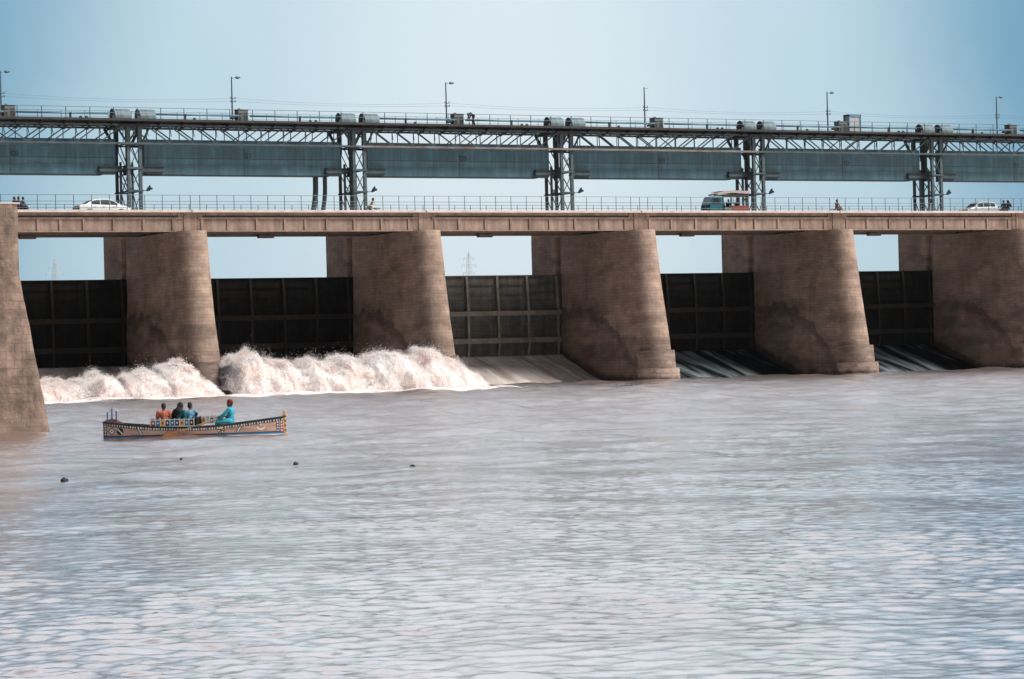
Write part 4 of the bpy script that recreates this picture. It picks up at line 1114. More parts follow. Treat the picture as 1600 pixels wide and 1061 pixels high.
while x < 3.28:
    g_ = gz(x); z1 = g_ - .035; z0 = g_ - .105
    wd = .055 if k % 3 else .035
    for sg in (-1, 1):
        y = bw(x, .85)
        m.quadbox([(x, sg * (y + .002), z0), (x + wd, sg * (y + .002), z0), (x + wd, sg * (y + .011), z0), (x, sg * (y + .011), z0), (x, sg * (bw(x, 1) - .01), z1), (x + wd, sg * (bw(x, 1) - .01), z1), (x + wd, sg * (bw(x, 1) + .012), z1), (x, sg * (bw(x, 1) + .012), z1)])
    x += .098; k += 1
m.build('dentil_pattern', PWHITE, band)
side_strip('waterline_stripe', PNAVY, -3.34, 3.34, lambda x: (.075 - ZB + max(0, x - 1) * .012) / (gz(x) - ZB), lambda x: (.105 - ZB + max(0, x - 1) * .012) / (gz(x) - ZB), .008)
side_strip('waterline_stripe', PBLUE, -3.34, 3.34, lambda x: (.035 - ZB) / (gz(x) - ZB), lambda x: (.073 - ZB + max(0, x - 1) * .012) / (gz(x) - ZB), .005)
side_strip('waterline_stripe', PWHITE, -.2, 3.34, lambda x: (.0 - ZB) / (gz(x) - ZB), lambda x: (.034 - ZB) / (gz(x) - ZB), .006)
def on_side(x, z, off=.010):
    tz = (z - ZB) / (gz(x) - ZB); return (x, -(bw(x, tz) + off), z)
def decal(name, material, poly, cx_, cz_, off=.010, par=None):
    m = MB(); m.loft([[on_side(cx_ + a, cz_ + b_, -.004) for a, b_ in poly], [on_side(cx_ + a, cz_ + b_, off) for a, b_ in poly]])
    return m.build(name, material, par or boat)
circ = lambda r_, n_=20: [(r_ * math.cos(2 * math.pi * q / n_), r_ * math.sin(2 * math.pi * q / n_)) for q in range(n_)]
dia = lambda r_: [(r_, 0), (0, r_), (-r_, 0), (0, -r_)]
# crescent and star at the bow
R1, R2, dz = .155, .150, .055
outer = [(R1 * math.cos(a), R1 * math.sin(a)) for a in np.linspace(R(195) - 0, R(345) + 0, 20)]
inner = [(R2 * .92 * math.cos(a), dz + R2 * math.sin(a)) for a in np.linspace(R(335), R(205), 20)]
emb = decal('crescent_emblem', PWHITE, outer + inner, 2.52, .34)
st = [((.05 if q % 2 == 0 else .02) * math.sin(math.pi * q / 5), (.05 if q % 2 == 0 else .02) * math.cos(math.pi * q / 5)) for q in range(10)]
decal('star_emblem', PWHITE, st, 2.52, .395)
decal('diamond_emblem', PBLACK, dia(.14), -3.02, .27, .009); d_ = decal('diamond_emblem', PWHITE, dia(.10), -3.02, .27, .012); decal('diamond_core', PNAVY, dia(.04), -3.02, .27, .015, d_)
w_ = decal('wheel_emblem', PBLACK, circ(.13), -2.70, .26, .009)
decal('wheel_blade', PWHITE, [(-.10, .07), (-.07, .10), (.10, -.07), (.07, -.10)], -2.70, .26, .012, w_)
f_ = decal('flower_emblem', PBLACK, circ(.135), 1.06, .225, .009)
for q in range(6):
    a = 2 * math.pi * q / 6 + .2
    decal('petal', PWHITE if q % 2 else PORANGE, [(.02 * math.cos(a), .02 * math.sin(a)), (.12 * math.cos(a - .28), .12 * math.sin(a - .28)), (.12 * math.cos(a + .28), .12 * math.sin(a + .28))], 1.06, .225, .012, f_)
for cx_, sl in ((-1.94, -.05), (1.72, .06)):
    s_ = decal('slanted_stripe', PNAVY, [(-.06 - sl, -.10), (.06 - sl, -.10), (.06 + sl, .10), (-.06 + sl, .10)], cx_, .235, .009)
    decal('slanted_stripe', PWHITE, [(-.025 - sl, -.10), (.025 - sl, -.10), (.025 + sl, .10), (-.025 + sl, .10)], cx_, .235, .012, s_)
for cx_ in (-3.27, 3.13, 3.27):
    v_ = decal('end_band', PNAVY if cx_ < 3.2 else PRED, [(-.05, -.2), (.05, -.2), (.05, .22), (-.05, .22)], cx_, .30, .008)
    for q in range(4): decal('end_band_diamond', PWHITE, dia(.036), cx_, .16 + .1 * q, .011, v_)
# covered stern with posts and arch
MB().loft([[(x, y * bw(x, 1) * .94, gz(x) + .03 + .13 * (1 - y * y) * math.sin(math.pi * min(1, max(0, (x + 3.4) / .75)))) for y in np.linspace(-1, 1, 11)] + [(x, y * bw(x, 1) * .93, gz(x) - .03) for y in np.linspace(1, -1, 11)] for x in np.linspace(-3.33, -2.68, 9)]).build('stern_cover', mat('dark_tarpaulin', (.05, .025, .02), .8, var=.3), boat, smooth=True)
for x, y, h in ((-3.2, -.2, .34), (-3.08, .12, .50), (-2.86, -.28, .42)):
    s_ = MB().tube([(x, y, gz(x)), (x, y, gz(x) + h * .55), (x, y, gz(x) + h)], [.035, .03, .028], 8).build('stern_post', PBLUE, boat)
    MB().tube([(x, y, gz(x) + h * .1), (x, y, gz(x) + h * .38)], .042, 8).build('post_band', PRED, s_)
    MB().ell((x, y, gz(x) + h + .02), .036, .036, .03, 8, 6).build('post_knob', PBLACK, s_)
MB().tube([(-3.2 + .42 * q / 10, .12 - .04 * q, gz(-3.1) + .42 + .14 * math.sin(math.pi * q / 10)) for q in range(11)], .014, 6).build('arch', PWHITE, boat)
# bow post
s_ = MB().box(3.29, 3.40, -.07, .07, .02, .76).box(3.31, 3.38, -.05, .05, .76, .86).build('bow_post', PORANGE, boat, bevel=.01)
m = MB()
for q in range(4): m.box(3.285, 3.405, -.076, .076, .12 + .17 * q, .18 + .17 * q)
m.build('bow_post_band', PNAVY, s_)
# thwarts and floor
m = MB()
for x in (-2.2, -1.35, 2.35): m.box(x - .13, x + .13, -bw(x, .8) + .05, bw(x, .8) - .05, gz(x) - .10, gz(x) - .06)
m.build('thwart', OARW, boat)
MB().box(-1.5, 1.0, -.32, .40, .35, .398).build('passenger_seat', OARW, boat)
MB().box(1.02, 1.58, -.38, .38, .40, .445).build('rower_seat', OARW, boat)
MB().loft([[(x, -bw(x, .1) + .06, .02), (x, bw(x, .1) - .06, .02), (x, bw(x, .1) - .06, .05), (x, -bw(x, .1) + .06, .05)] for x in np.linspace(-3.2, 3.2, 14)]).build('floor_boards', OARW, boat)
# carved and painted seat rail, near side, back and far side
def seat_rail(x0, x1, y0, y1, z0, h, cols, nm='seat_rail'):
    L_ = math.hypot(x1 - x0, y1 - y0); ux, uy = (x1 - x0) / L_, (y1 - y0) / L_
    P_ = lambda s_, z_, o_=0: (x0 + ux * s_ + uy * o_, y0 + uy * s_ - ux * o_, z_)
    m = MB(); m.bar(P_(0, z0 + h), P_(L_, z0 + h), .03, .022); m.bar(P_(0, z0 + .02), P_(L_, z0 + .02), .035, .03)
    rl = m.build(nm, PWHITE, boat)
    n_ = len(cols); m = MB(); m2 = MB()
    for q in range(n_ + 1): m.bar(P_(L_ * q / n_, z0), P_(L_ * q / n_, z0 + h + .045), .024, .024)
    m.build('rail_baluster', PWHITE, rl)
    for q, c_ in enumerate(cols):
        if c_ is None:
            for u in (.25, .5, .75): MB().bar(P_(L_ * (q + u) / n_, z0), P_(L_ * (q + u) / n_, z0 + h), .02, .02).build('rail_spindle', PBLACK, rl)
            continue
        a0, a1 = L_ * (q + .04) / n_, L_ * (q + .96) / n_
        b_ = MB(); zz0, zz1 = z0 + .035, z0 + h - .012; am = (a0 + a1) / 2
        b_.loft([[P_(a0, zz0, o_), P_(a1, zz0, o_), P_(a1, zz1 - .03, o_), P_(am, zz1, o_), P_(a0, zz1 - .03, o_)] for o_ in (-.008, .008)])
        pn = b_.build('rail_panel', c_, rl)
        dd = MB().loft([[P_(am + .035 * a_, (zz0 + zz1) / 2 + .05 * b2, o_) for a_, b2 in ((1, 0), (0, 1), (-1, 0), (0, -1))] for o_ in (-.013, .013)])
        dd.build('panel_diamond', PWHITE if c_ is not PORANGE else PNAVY, pn)
    zz = MB(); s_ = 0; step = .055; k = 0
    while s_ + step < L_:
        zz.bar(P_(s_, z0 + h + (.0 if k % 2 else .045)), P_(s_ + step, z0 + h + (.045 if k % 2 else 0)), .02, .016); s_ += step; k += 1
    zz.build('rail_fretwork', PNAVY, rl)
seat_rail(-1.56, .04, -.50, -.50, .385, .27, [PRED, PBLUE, PORANGE, PNAVY, PBLUE, PNAVY, PORANGE, PBLUE, PBLACK])
seat_rail(.06, .98, .46, .46, .44, .26, [PNAVY, PORANGE, None, PBLUE, None, None])
seat_rail(-1.56, .04, .48, .48, .385, .24, [PBLUE, PORANGE, PNAVY, PRED, PBLUE, PORANGE, PNAVY])
seat_rail(-1.58, -1.58, -.46, .46, .385, .26, [PBLUE, PORANGE, PNAVY])

def at_boat(x, y, z):
    c_, s_ = math.cos(BRZ), math.sin(BRZ)
    return (BO[0] + x * c_ - y * s_, BO[1] + x * s_ + y * c_, z)
ORANGE = cloth('orange_shirt_cloth', (.42, .12, .07)); BLUEK = cloth('sky_blue_cloth', (.045, .40, .55)); LBLUE = cloth('light_blue_shirt_cloth', (.13, .33, .50))
TEALK = cloth('teal_cloth', (.015, .10, .12)); BLACKK = cloth('black_cloth', (.010, .010, .012)); DARKT = cloth('dark_trouser_cloth', (.03, .032, .04))
WHITEK = cloth('white_cloth', (.62, .58, .56)); REDK = cloth('red_cap_cloth', (.30, .015, .02)); NAVYK = cloth('navy_cloth', (.01, .014, .045)); BROWNK = cloth('brown_cloth', (.16, .07, .05)); PINKK = cloth('dusty_pink_cloth', (.45, .28, .24))
person('man in an orange shirt sitting with his back to us in the boat', at_boat(-1.13, -.05, .40), BRZ + R(97), sit(.03, look=.15), ORANGE, DARKT, 1.02, sleeves=.3)
person('woman in a black head scarf and teal shawl sitting in the boat', at_boat(-.56, -.02, .40), BRZ + R(55), sit(.08, look=-.4), TEALK, DARKT, 1.03, scarf=BLACKK)
person('boy in a light blue shirt sitting between the woman and the child in the boat', at_boat(-.15, .0, .40), BRZ + R(85), sit(.03, look=-.5), LBLUE, DARKT, 1.03)
person('small child in dark clothes peeping over the seat rail of the boat', at_boat(.09, -.06, .345), BRZ + R(100), sit(.05), BLACKK, DARKT, .66)
Jr = sit(-.02, .46, {'l': ((.24, .20, .30), (.46, .06, .20)), 'r': ((.24, -.24, .10), (.44, -.16, .17))}, look=.12, kz=.02, foot=-.30)
Jr['palm_l'] = Jr['palm_r'] = (0, 0, 1)
person('boatman in sky blue shalwar kameez and red cap pulling the oar', at_boat(1.36, -.06, .445), BRZ + R(172), Jr, BLUEK, BLUEK, 1.04, vox=.010, cap=REDK, long_shirt=True)
oar = thing('oar', 'long wooden oar with brown blade held by the boatman', 'oar', BO, BRZ)
oa, ob = Vector((1.05, -.02, .68)), Vector((-.32, -1.02, .26)); od = (ob - oa).normalized()
MB().tube([tuple(oa - od * .18), tuple(oa), tuple(ob + od * .15)], [.024, .027, .034], 10).build('oar_shaft', OARW, oar, smooth=True)
bl = ob; tip = Vector((-1.0, -1.24, -.02)); dd = (tip - bl).normalized(); sd2 = Vector((.30, -.1, .95)); sd2 = (sd2 - dd * sd2.dot(dd)).normalized(); nn = dd.cross(sd2)
rings = []
for s_, w2 in ((-.02, .04), (.05, .075), (.18, .10), (.55, .125), (.75, .125), (.80, .10)):
    c_ = bl + dd * s_
    rings.append([tuple(c_ + sd2 * (w2 * math.cos(a)) + nn * (.018 * math.sin(a))) for a in [2 * math.pi * q / 12 for q in range(12)]])
MB().loft(rings).build('oar_blade', BLADE, oar)
MB().tube([tuple(ob - od * .10), tuple(ob + od * .02)], .043, 10).build('oar_binding', BLADE, oar)

# ------------------------------------------------------------------ vehicles on the deck
RZ = 13.85
def wheel(par, x, y, r_, w2, side):
    wt = MB()
    n_ = 24; prof = [(-w2 / 2, r_ * .66), (-w2 / 2, r_ * .93), (-w2 * .35, r_), (w2 * .35, r_), (w2 / 2, r_ * .93), (w2 / 2, r_ * .66)]
    wt.loft([[(x + pr * math.cos(2 * math.pi * k / n_), y + py, r_ + pr * math.sin(2 * math.pi * k / n_)) for k in range(n_)] for py, pr in prof])
    o = wt.build('wheel', RUBBER, par, smooth=False)
    rm = MB().tube([(x, y + side * w2 * .38, r_), (x, y + side * w2 * .47, r_)], r_ * .64, 20)
    for k in range(5):
        a = 2 * math.pi * k / 5
        rm.bar((x, y + side * w2 * .5, r_), (x + r_ * .6 * math.cos(a), y + side * w2 * .5, r_ + r_ * .6 * math.sin(a)), .05, .03)
    rm.build('rim', CHROME, o)
def car(label, loc, rz, paint, L_, W_, body, roof, pillars, wb, wr=.30, group=None):
    """body: (x, z_low, z_shoulder) stations rear to front; roof: list of (x,z) of the glasshouse from rear base to front base."""
    t = thing('parked_car' if False else 'car', label, 'car', loc, rz, group)
    rings = []
    for x, zl, zs, wf in body:
        h = W_ / 2 * wf
        rings.append([(x, -h * .92, zl), (x, -h, zl + .10), (x, -h * 1.0, zl + (zs - zl) * .62), (x, -h * .95, zs - .03), (x, -h * .86, zs), (x, h * .86, zs), (x, h * .95, zs - .03), (x, h, zl + (zs - zl) * .62), (x, h, zl + .10), (x, h * .92, zl)])
    bd = MB().loft(rings).build('body', paint, t, bevel=.02)
    # roof and pillars: one shell, glass set just proud in the openings
    h0, h1 = W_ / 2 * .88, W_ / 2 * .70
    base_z = roof[0][1]; tops = max(z for _, z in roof)
    hh = lambda z: h0 + (h1 - h0) * max(0, min(1, (z - min(roof[0][1], roof[-1][1])) / (tops - min(roof[0][1], roof[-1][1]))))
    rings = [[(x, -hh(z), z), (x, -hh(z) * .9, z + .012), (x, hh(z) * .9, z + .012), (x, hh(z), z), (x, hh(z), min(z, base_z) - .05), (x, -hh(z), min(z, base_z) - .05)] for x, z in roof]
    rings = []
    zb = min(roof[0][1], roof[-1][1]) - .06
    for x, z in roof:
        rings.append([(x, -h0, zb), (x, -hh(z), z), (x, -hh(z) * .85, z + .015), (x, hh(z) * .85, z + .015), (x, hh(z), z), (x, h0, zb)])
    MB().loft(rings).build('roof', paint, t)
    zr = lambda x: float(np.interp(x, [p[0] for p in roof], [p[1] for p in roof]))
    for sg in (-1, 1):
        for xa, xb in pillars:
            pts = [(xa + (xb - xa) * k / 6) for k in range(7)]
            lo = [(x, sg * (h0 + (hh(max(zb, base_z + .02)) - h0) * .4 + .006), zb + .08) for x in pts]
            hi = []
            for x in pts:
                z = max(zb + .10, zr(x) - .065); f_ = (z - zb) / max(.05, (zr(x) - zb))
                hi.append((x, sg * (h0 + (hh(zr(x)) - h0) * f_ + .006), z))
            m = MB(); poly = lo + hi[::-1]; m.loft([[(x, y - sg * .012, z) for x, y, z in poly], poly])
            m.build('window', GLASS, t)
    for (xa, za), (xb, zb2), nm in ((roof[0], roof[1], 'rear_window'), (roof[-1], roof[-2], 'windscreen')):
        q = []
        for u, k in ((.12, .84), (.90, .80)):
            x, z = xa + (xb - xa) * u, za + (zb2 - za) * u; s_ = .012 if nm == 'windscreen' else -.012
            q.append([(x + s_, -hh(z) * k, z + .022), (x + s_, hh(z) * k, z + .022)])
        m = MB(); a_, b_ = q
        top4 = [a_[0], a_[1], b_[1], b_[0]]; m.loft([[(x, y, z - .012) for x, y, z in top4], top4]); m.build(nm, GLASS, t)
    xr, xf = body[0][0], body[-1][0]
    for x in wb:
        for sg in (-1, 1):
            MB().tube([(x, sg * (W_ / 2 - .10), wr), (x, sg * (W_ / 2 + .004), wr)], wr * 1.2, 22).build('wheel_arch', BLACKP, bd)
            wheel(t, x, sg * (W_ / 2 - .085), wr, .19, sg)
    for sg in (-1, 1):
        MB().box(xf - .14, xf - .005 + .015, sg * W_ * .34 - .16, sg * W_ * .34 + .16, .60, .73).build('headlight', LIGHTW, t, bevel=.02)
        MB().box(xr - .012, xr + .12, sg * W_ * .36 - .14, sg * W_ * .36 + .14, .62, .82).build('tail_light', LIGHTR, t, bevel=.02)
        MB().ell((roof[-1][0] - .35, sg * (W_ / 2 + .06), roof[-1][1] + .10), .06, .09, .06, 8, 6).build('wing_mirror', paint, t)
        m = MB()
        for xh in [(p_[0] + .12) for p_ in pillars]: m.box(xh, xh + .14, sg * (W_ / 2 - .005) - .015, sg * (W_ / 2 - .005) + .015, .79, .82)
        m.build('door_handle', CHROME, t)
    MB().box(xr - .02, xr + .05, -W_ * .44, W_ * .44, .34, .52).build('bumper', mat('bumper_plastic', (.05, .05, .052), .6), t, bevel=.02)
    MB().box(xf - .05, xf + .025, -W_ * .42, W_ * .42, .30, .46).build('bumper', MATS['bumper_plastic'], t, bevel=.02)
    MB().box(xf - .03, xf + .02, -W_ * .24, W_ * .24, .50, .60).build('grille', BLACKP, t)
    return t
car('white sedan driving on the road deck beside the first steel tower', (-6.1, 3.9, RZ), 0, WHITEC, 4.2, 1.68,
    [(-2.08, .42, .86, .86), (-2.0, .28, .97, .94), (-1.3, .22, 1.0, 1), (0, .20, .96, 1), (1.0, .20, .94, 1), (1.75, .24, .86, .97), (2.06, .32, .72, .86), (2.12, .38, .60, .76)],
    [(-1.55, .97), (-.85, 1.37), (-.3, 1.43), (.25, 1.42), (.62, 1.36), (1.35, .93)], [(-1.0, -.36), (-.30, .42), (.46, 1.02)], (-1.28, 1.28))
car('silver hatchback driving left on the road deck near the right edge', (77.55, 3.9, RZ), math.pi, SILVER, 3.6, 1.55,
    [(-1.70, .40, .92, .88), (-1.64, .26, .98, .96), (-1.0, .22, .97, 1), (0, .20, .95, 1), (.8, .20, .93, 1), (1.4, .24, .86, .96), (1.72, .32, .70, .84), (1.76, .38, .58, .76)],
    [(-1.62, .97), (-1.38, 1.36), (-.9, 1.43), (.0, 1.43), (.42, 1.36), (1.02, .93)], [(-1.36, -.86), (-.80, -.10), (-.04, .62)], (-1.08, 1.12), .10)

# teal pickup with a canopy, passengers and red side panel; faces left
def pickup():
    t = thing('pickup', 'teal pickup with a pale canopy and red tailboard carrying passengers on the deck', 'pickup', (50.35, 3.9, RZ), math.pi)
    rings = []
    for x, zl, zt, wf in ((.85, .30, 1.86, .97), (1.35, .30, 1.90, 1), (1.62, .30, 1.88, .98)):
        pass
    prof = [(.72, .34), (2.02, .34), (2.08, .70), (2.02, 1.06), (1.70, 1.76), (1.5, 1.84), (.72, 1.86)]
    h = .76
    MB().loft([[(x, -h * .97, z) for x, z in prof], [(x, -h, z) for x, z in [(a, b_) for a, b_ in prof]], ][:0] + [[(x, y, z) for x, z in prof] for y in (-h, -h * .5, h * .5, h)]).build('cab', TEALC, t, bevel=.05)
    MB().loft([[(1.985 + .012, y, 1.12), (1.74 + .012, y * .92, 1.69), (1.74, y * .92, 1.69), (1.97, y, 1.12)] for y in (-.66, .66)]).build('windscreen', mat('pale_windscreen', (.62, .74, .78), .12, var=.1), t)
    for sg in (-1, 1):
        poly = [(.95, 1.12), (1.86, 1.12), (1.66, 1.66), (.95, 1.68)]
        MB().loft([[(x, sg * (h - .01), z) for x, z in poly], [(x, sg * (h + .006), z) for x, z in poly]]).build('window', GLASS, t)
        MB().box(.98, 1.8, sg * h - .012, sg * h + .012, .58, .61).build('door_trim', CHROME, t)
        MB().tube([(2.06, sg * .52, .74), (2.10, sg * .52, .74)], .10, 14).build('headlight', LIGHTW, t)
        for x in (1.45, -1.15): wheel(t, x, sg * (h - .10), .28, .17, sg)
    MB().box(-2.0, .70, -h + .02, h - .02, .42, .56).build('load_bed', STEELD, t)
    for sg in (-1, 1):
        MB().box(-1.95, -.25, sg * (h - .01) - .02, sg * (h - .01) + .02, .46, .98).build('side_panel', REDC, t)
        m = MB()
        for z in (.62, .80): m.box(-1.95, -.25, sg * (h + .012) - .006, sg * (h + .012) + .006, z, z + .035)
        m.build('panel_strip', mat('faded_red_strip', (.45, .16, .12), .6), t)
        MB().box(-.22, .55, sg * (h - .02) - .05, sg * (h - .02) + .05, .40, .86).build('toolbox', CAB, t, bevel=.03)
        for x in (-1.92, -1.0, -.2, .62): MB().bar((x, sg * (h - .06), .56), (x, sg * (h - .06), 2.02), .05).build('canopy_post', STEELT, t)
        m = MB().bar((-1.95, sg * (h - .06), 1.28), (.62, sg * (h - .06), 1.28), .035).bar((-1.95, sg * (h - .06), 1.5), (-.25, sg * (h - .06), 1.5), .025)
        m.build('guard_rail', STEELT, t)
    MB().box(-1.96, -1.92, -h + .05, h - .05, .56, 1.0).build('tailboard', REDC, t)
    MB().loft([[(x, -h * 1.02, z), (x, h * 1.02, z), (x, h * 1.02, z + d_), (x, -h * 1.02, z + d_)] for x, z, d_ in ((-2.05, 2.02, .26), (-.2, 2.10, .24), (.5, 2.02, .22), (1.25, 1.93, .12))]).build('canopy', TIN, t, bevel=.03)
    MB().box(-2.0, .70, -h * 1.0, h * 1.0, 1.86, 1.97).build('canopy_fringe', STEELD, t)
    m = MB()
    for x in np.linspace(-1.8, .9, 10): m.box(x, x + .03, -h * 1.03, h * 1.03, 2.30 if x < -.2 else 2.22, 2.345 if x < -.2 else 2.26)
    m.build('canopy_slat', STEELT, t)
    MB().box(-1.9, .5, -.62, -.30, .56, .84).box(-1.9, .5, .30, .62, .56, .84).build('bench', STEELD, t)
    return t
pickup()
person('driver in a white cap inside the teal pickup cab', (49.35, 3.72, RZ + .74), math.pi, sit(.05, foot=-.30), PINKK, DARKT, .95, cap=WHITEK)
for k, (x, y, a, c_, lab) in enumerate(((.15, .35, -90, BLACKK, 'dark clothed passenger just behind the pickup cab'), (-.55, .42, -90, NAVYK, 'navy clothed passenger midway along the pickup bench'), (-1.45, .42, -95, TEALK, 'teal clothed passenger at the rear of the pickup bench'))):
    person(lab, (50.35 - x, 3.9 + y, RZ + .84), math.pi + R(a) + math.pi, sit(.05, foot=-.26), c_, DARKT, .95)

def motorcycle(label, loc, rz, tank=BLACKP):
    t = thing('motorcycle', label, 'motorcycle', loc, rz, 'motorcycles on the road deck')
    for x in (-.62, .62):
        wt = MB(); n_ = 22
        ring = lambda a: [(x + (.29 + .04 * math.cos(b_)) * math.cos(a), .045 * math.sin(b_), .31 + (.27 + .04 * math.cos(b_)) * math.sin(a)) for b_ in [2 * math.pi * q / 8 for q in range(8)]]
        rr2 = [ring(2 * math.pi * k / n_) for k in range(n_ + 1)]
        wt.loft(rr2, cap=False); o = wt.build('wheel', RUBBER, t, smooth=True)
        sp_ = MB().tube([(x, -.06, .31), (x, .06, .31)], .06, 10)
        for k in range(9):
            a = 2 * math.pi * k / 9; sp_.bar((x, 0, .31), (x + .27 * math.cos(a), 0, .31 + .25 * math.sin(a)), .01)
        sp_.build('spokes', CHROME, o)
        MB().loft([[(x + .35 * math.cos(a), -.06, .31 + .34 * math.sin(a)), (x + .35 * math.cos(a), .06, .31 + .34 * math.sin(a)), (x + .36 * math.cos(a), 0, .31 + .36 * math.sin(a))] for a in np.linspace(R(20), R(150), 8)]).build('mudguard', CHROME, t)
    for s in (-.07, .07): MB().tube([(.62, s, .31), (.42, s, .92)], .022, 8).build('fork', CHROME, t)
    MB().tube([(.38, 0, .88), (-.1, 0, .45), (-.62, 0, .34)], .028, 8).tube([(.36, 0, .84), (-.25, 0, .74), (-.62, 0, .60)], .025, 8).build('frame', BLACKP, t)
    MB().ell((.12, 0, .80), .26, .13, .12, 14, 8).build('fuel_tank', tank, t, smooth=True)
    MB().box(-.75, -.08, -.11, .11, .74, .82).build('seat', BLACKP, t, bevel=.03)
    MB().box(-.15, .2, -.12, .12, .28, .52).tube([(.05, 0, .5), (.12, 0, .68)], .08, 10).build('engine', STEELD, t, bevel=.02)
    MB().tube([(.15, -.12, .34), (-.2, -.15, .26), (-.72, -.16, .32)], [.02, .03, .04], 8).build('exhaust', CHROME, t)
    MB().tube([(.28, -.30, 1.0), (.38, -.12, .97), (.38, .12, .97), (.28, .30, 1.0)], .015, 8).build('handlebar', CHROME, t)
    MB().tube([(.46, 0, .86), (.56, 0, .85)], [.09, .10], 14).build('headlight', LIGHTW, t)
    return t
def biker(label, mc, rz, dx, shirt, tr, lean=.1, **k):
    c_, s_ = math.cos(rz), math.sin(rz)
    return person(label, (mc[0] + dx * c_, mc[1] + dx * s_, RZ + .80), rz, ride(lean), shirt, tr, .98, **k)
def mirror_arms(J): return J
m1 = (-12.3, 4.2, RZ); motorcycle('black motorcycle carrying three people above the stone abutment', m1, R(8), TEALC)
biker('rider in light blue steering the motorcycle above the stone abutment', m1, R(8), -.02, LBLUE, DARKT)
biker('second person on the motorcycle above the abutment, in dark red', m1, R(8), -.36, BROWNK, DARKT, .04)
biker('hindmost person on the motorcycle above the abutment, in black', m1, R(8), -.68, BLACKK, DARKT, 0)
m2 = (16.75, 4.0, RZ); motorcycle('black motorcycle under a rider in pale clothes by the second tower', m2, math.pi)
biker('motorcyclist in pale shalwar kameez by the second tower', m2, math.pi, -.15, WHITEK, WHITEK, -.02, long_shirt=True)
m3 = (62.1, 4.0, RZ); motorcycle('dark red motorcycle ridden alone right of the teal pickup', m3, 0, PRED)
biker('lone motorcyclist in a dusty pink shirt right of the teal pickup', m3, 0, -.1, PINKK, BROWNK, .05)
m4 = (80.5, 4.0, RZ); motorcycle('black motorcycle carrying two dark clothed people by the right edge', m4, math.pi)
biker('front rider in dark clothes on the motorcycle by the right edge', m4, math.pi, -.05, NAVYK, DARKT)
biker('pillion passenger in a black shawl on the motorcycle by the right edge', m4, math.pi, -.48, BLACKK, BLACKK, .0, scarf=BLACKK, long_shirt=True)

# man working on the walkway, bent over with straight legs
Jw = dict(pelvis=(0, 0, .90), chest=(.30, 0, 1.05), neck=(.43, 0, 1.04), head=(.55, 0, 1.0), look=0)
for sg, d in ((1, 'l'), (-1, 'r')):
    Jw['sh_' + d] = (.34, sg * .18, 1.03); Jw['el_' + d] = (.42, sg * .20, .77); Jw['wr_' + d] = (.50, sg * .15, .55)
    Jw['hip_' + d] = (0, sg * .09, .88); Jw['kn_' + d] = (.05 + sg * .10, sg * .12, .47); Jw['an_' + d] = (-.02 + sg * .16, sg * .13, .07); Jw['to_' + d] = (.14 + sg * .16, sg * .14, .035)
person('man in dark blue clothes bending over on the high walkway', (30.95, 13.5, 22.35), math.pi, Jw, NAVYK, NAVYK, .98)

# ------------------------------------------------------------------ pylons, bird, things afloat
def pylon(label, x, y, H_):
    t = thing('pylon', label, 'pylon', (x, y, 0), R(20), 'lattice pylons far beyond the barrage')
    wz = lambda z: 7.5 * (1 - z / H_) ** 1.15 + .9
    m = MB()
    for sx in (-1, 1):
        for sy in (-1, 1):
            zs = np.linspace(0, H_ - 2, 12)
            for a, b_ in zip(zs[:-1], zs[1:]): m.bar((sx * wz(a), sy * wz(a), a), (sx * wz(b_), sy * wz(b_), b_), .20)
    m.build('leg', PYLON, t)
    m = MB(); zs = [0]
    while zs[-1] < H_ - 6: zs.append(zs[-1] + max(3.5, wz(zs[-1]) * 1.5))
    for a, b_ in zip(zs[:-1], zs[1:]):
        for sy in (-1, 1):
            m.bar((-wz(a), sy * wz(a), a), (wz(b_), sy * wz(b_), b_), .10); m.bar((wz(a), sy * wz(a), a), (-wz(b_), sy * wz(b_), b_), .10)
            m.bar((sy * wz(a), -wz(a), a), (sy * wz(b_), wz(b_), b_), .10); m.bar((sy * wz(a), wz(a), a), (sy * wz(b_), -wz(b_), b_), .10)
    m.build('lattice', PYLON, t)
    for z, l_ in ((H_ * .79, 9), (H_ * .865, 11), (H_ * .935, 7.5)):
        m = MB()
        for sg in (-1, 1):
            m.bar((sg * 1, 0, z + 1.2), (sg * l_, 0, z), .4); m.bar((sg * 1, 0, z - 1.2), (sg * l_, 0, z), .4)
            m.bar((sg * l_, 0, z), (sg * l_, 0, z - 3.2), .3)
        m.build('crossarm', PYLON, t)
    MB().bar((0, 0, H_ - 6), (0, 0, H_), .5).build('peak', PYLON, t)
pylon('faint lattice pylon seen under the deck beside the left abutment', 755, 2400, 104.4)
pylon('faint lattice pylon seen under the deck in the middle bay', 1218.2, 2400, 109.4)

eg = thing('egret', 'white egret standing on the pier footing above the rightmost chute', 'bird', (61.30, -.85, 2.52), R(-20))
b = MB(); limb(b, [(-.16, 0, .30), (0, 0, .36), (.10, 0, .42)], [.03, .075, .05]); limb(b, [(.10, 0, .42), (.15, 0, .52), (.11, 0, .60), (.16, 0, .66)], [.035, .02, .018, .024])
o = bpy.data.objects.new('body', remeshed(b, 'body', .010, FEATHER)); COL.objects.link(o); o.parent = eg
MB().tube([(.17, 0, .66), (.29, 0, .645)], [.012, .002], 8).build('beak', PORANGE, eg)
for s in (-.025, .025): MB().tube([(.0, s, .30), (-.02, s, .16), (.0, s, 0), (.06, s, .006)], [.009, .008, .008, .006], 6).build('leg', PBLACK, eg)

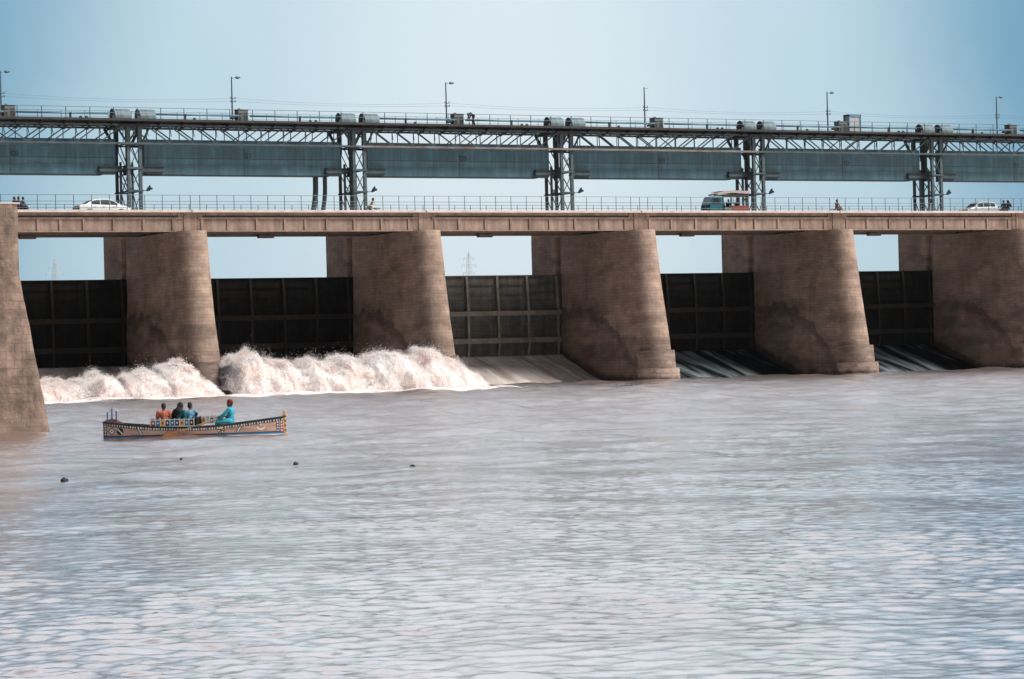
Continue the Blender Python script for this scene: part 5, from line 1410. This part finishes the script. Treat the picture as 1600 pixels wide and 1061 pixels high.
def floater(label, x, y, s):
    t = thing('floating_debris', label, 'debris', (x, y, .03), rnd.uniform(-.5, .5), 'dark lumps afloat on the river')
    m = MB(); n_ = 12; rings = []
    for z, k in ((-.5, .8), (-.1, 1.0), (.45, .95), (.75, .72), (.80, .3)):
        rings.append([(s * (k + .16 * mnoise.noise(Vector((q * .9, z * 3, x)))) * math.cos(2 * math.pi * q / n_) * 1.25, s * k * .8 * math.sin(2 * math.pi * q / n_), s * (z + .14 * mnoise.noise(Vector((q * .7, x, z * 4))))) for q in range(n_)])
    m.loft(rings).build('drift_block', DEBRIS, t)
    MB().tube([(-s * .6, 0, s * .55), (-s * .2, .01, s * 1.0), (s * .25, 0, s * .9)], s * .18, 7).build('knot', DEBRIS, t)
floater('largest dark lump afloat, near the abutment', -52.95, -131.1, .075)
floater('tiny dark speck afloat below the middle of the boat', -46.28, -121.16, .035)
floater('dark lump afloat in front of the boat bow', -45.5, -127.8, .065)
floater('dark lump afloat farthest right of the boat', -44.35, -132.66, .066)
def twigs(label, x, y, s, seed):
    t = thing('drift_twigs', label, 'twigs', (x, y, 0), 0, 'twigs drifting below the spray'); rg = random.Random(seed)
    for k in range(7):
        a = rg.uniform(-1, 1) * s; m = MB(); h = rg.uniform(.15, .6) * s
        m.tube([(a, rg.uniform(-.1, .1), -.1), (a + rg.uniform(-.15, .10) * s, 0, h * .6), (a + rg.uniform(-.35, .35) * s, 0, h)], [.03, .02, .012], 6)
        m.build('twig', DEBRIS, t)
    MB().tube([(-s, 0, .0), (-.2 * s, .05, .06), (s * .9, 0, .02)], [.03, .06, .03], 7).build('floating_stem', DEBRIS, t)
twigs('dark twigs drifting in front of the tall spray', -7.75, -56.9, .38, 1)
twigs('thin twigs standing in the water before the smooth brown chute', 25.3, -22.3, 1.1, 2)

# ------------------------------------------------------------------ thin haze
HAZE = True
if HAZE:
    hm = bpy.data.materials.new('haze_air'); hm.use_nodes = True
    ht = hm.node_tree; ht.nodes.clear()
    ho = ht.nodes.new('ShaderNodeOutputMaterial'); hv = ht.nodes.new('ShaderNodeVolumePrincipled')
    hv.inputs['Color'].default_value = (.80, .90, .97, 1); hv.inputs['Density'].default_value = .00003; hv.inputs['Anisotropy'].default_value = .2
    ht.links.new(hv.outputs['Volume'], ho.inputs['Volume'])
    hz = MB().box(-4000, 4000, -4000, 4000, -3, 116).build('haze', hm); hz['kind'] = 'stuff'
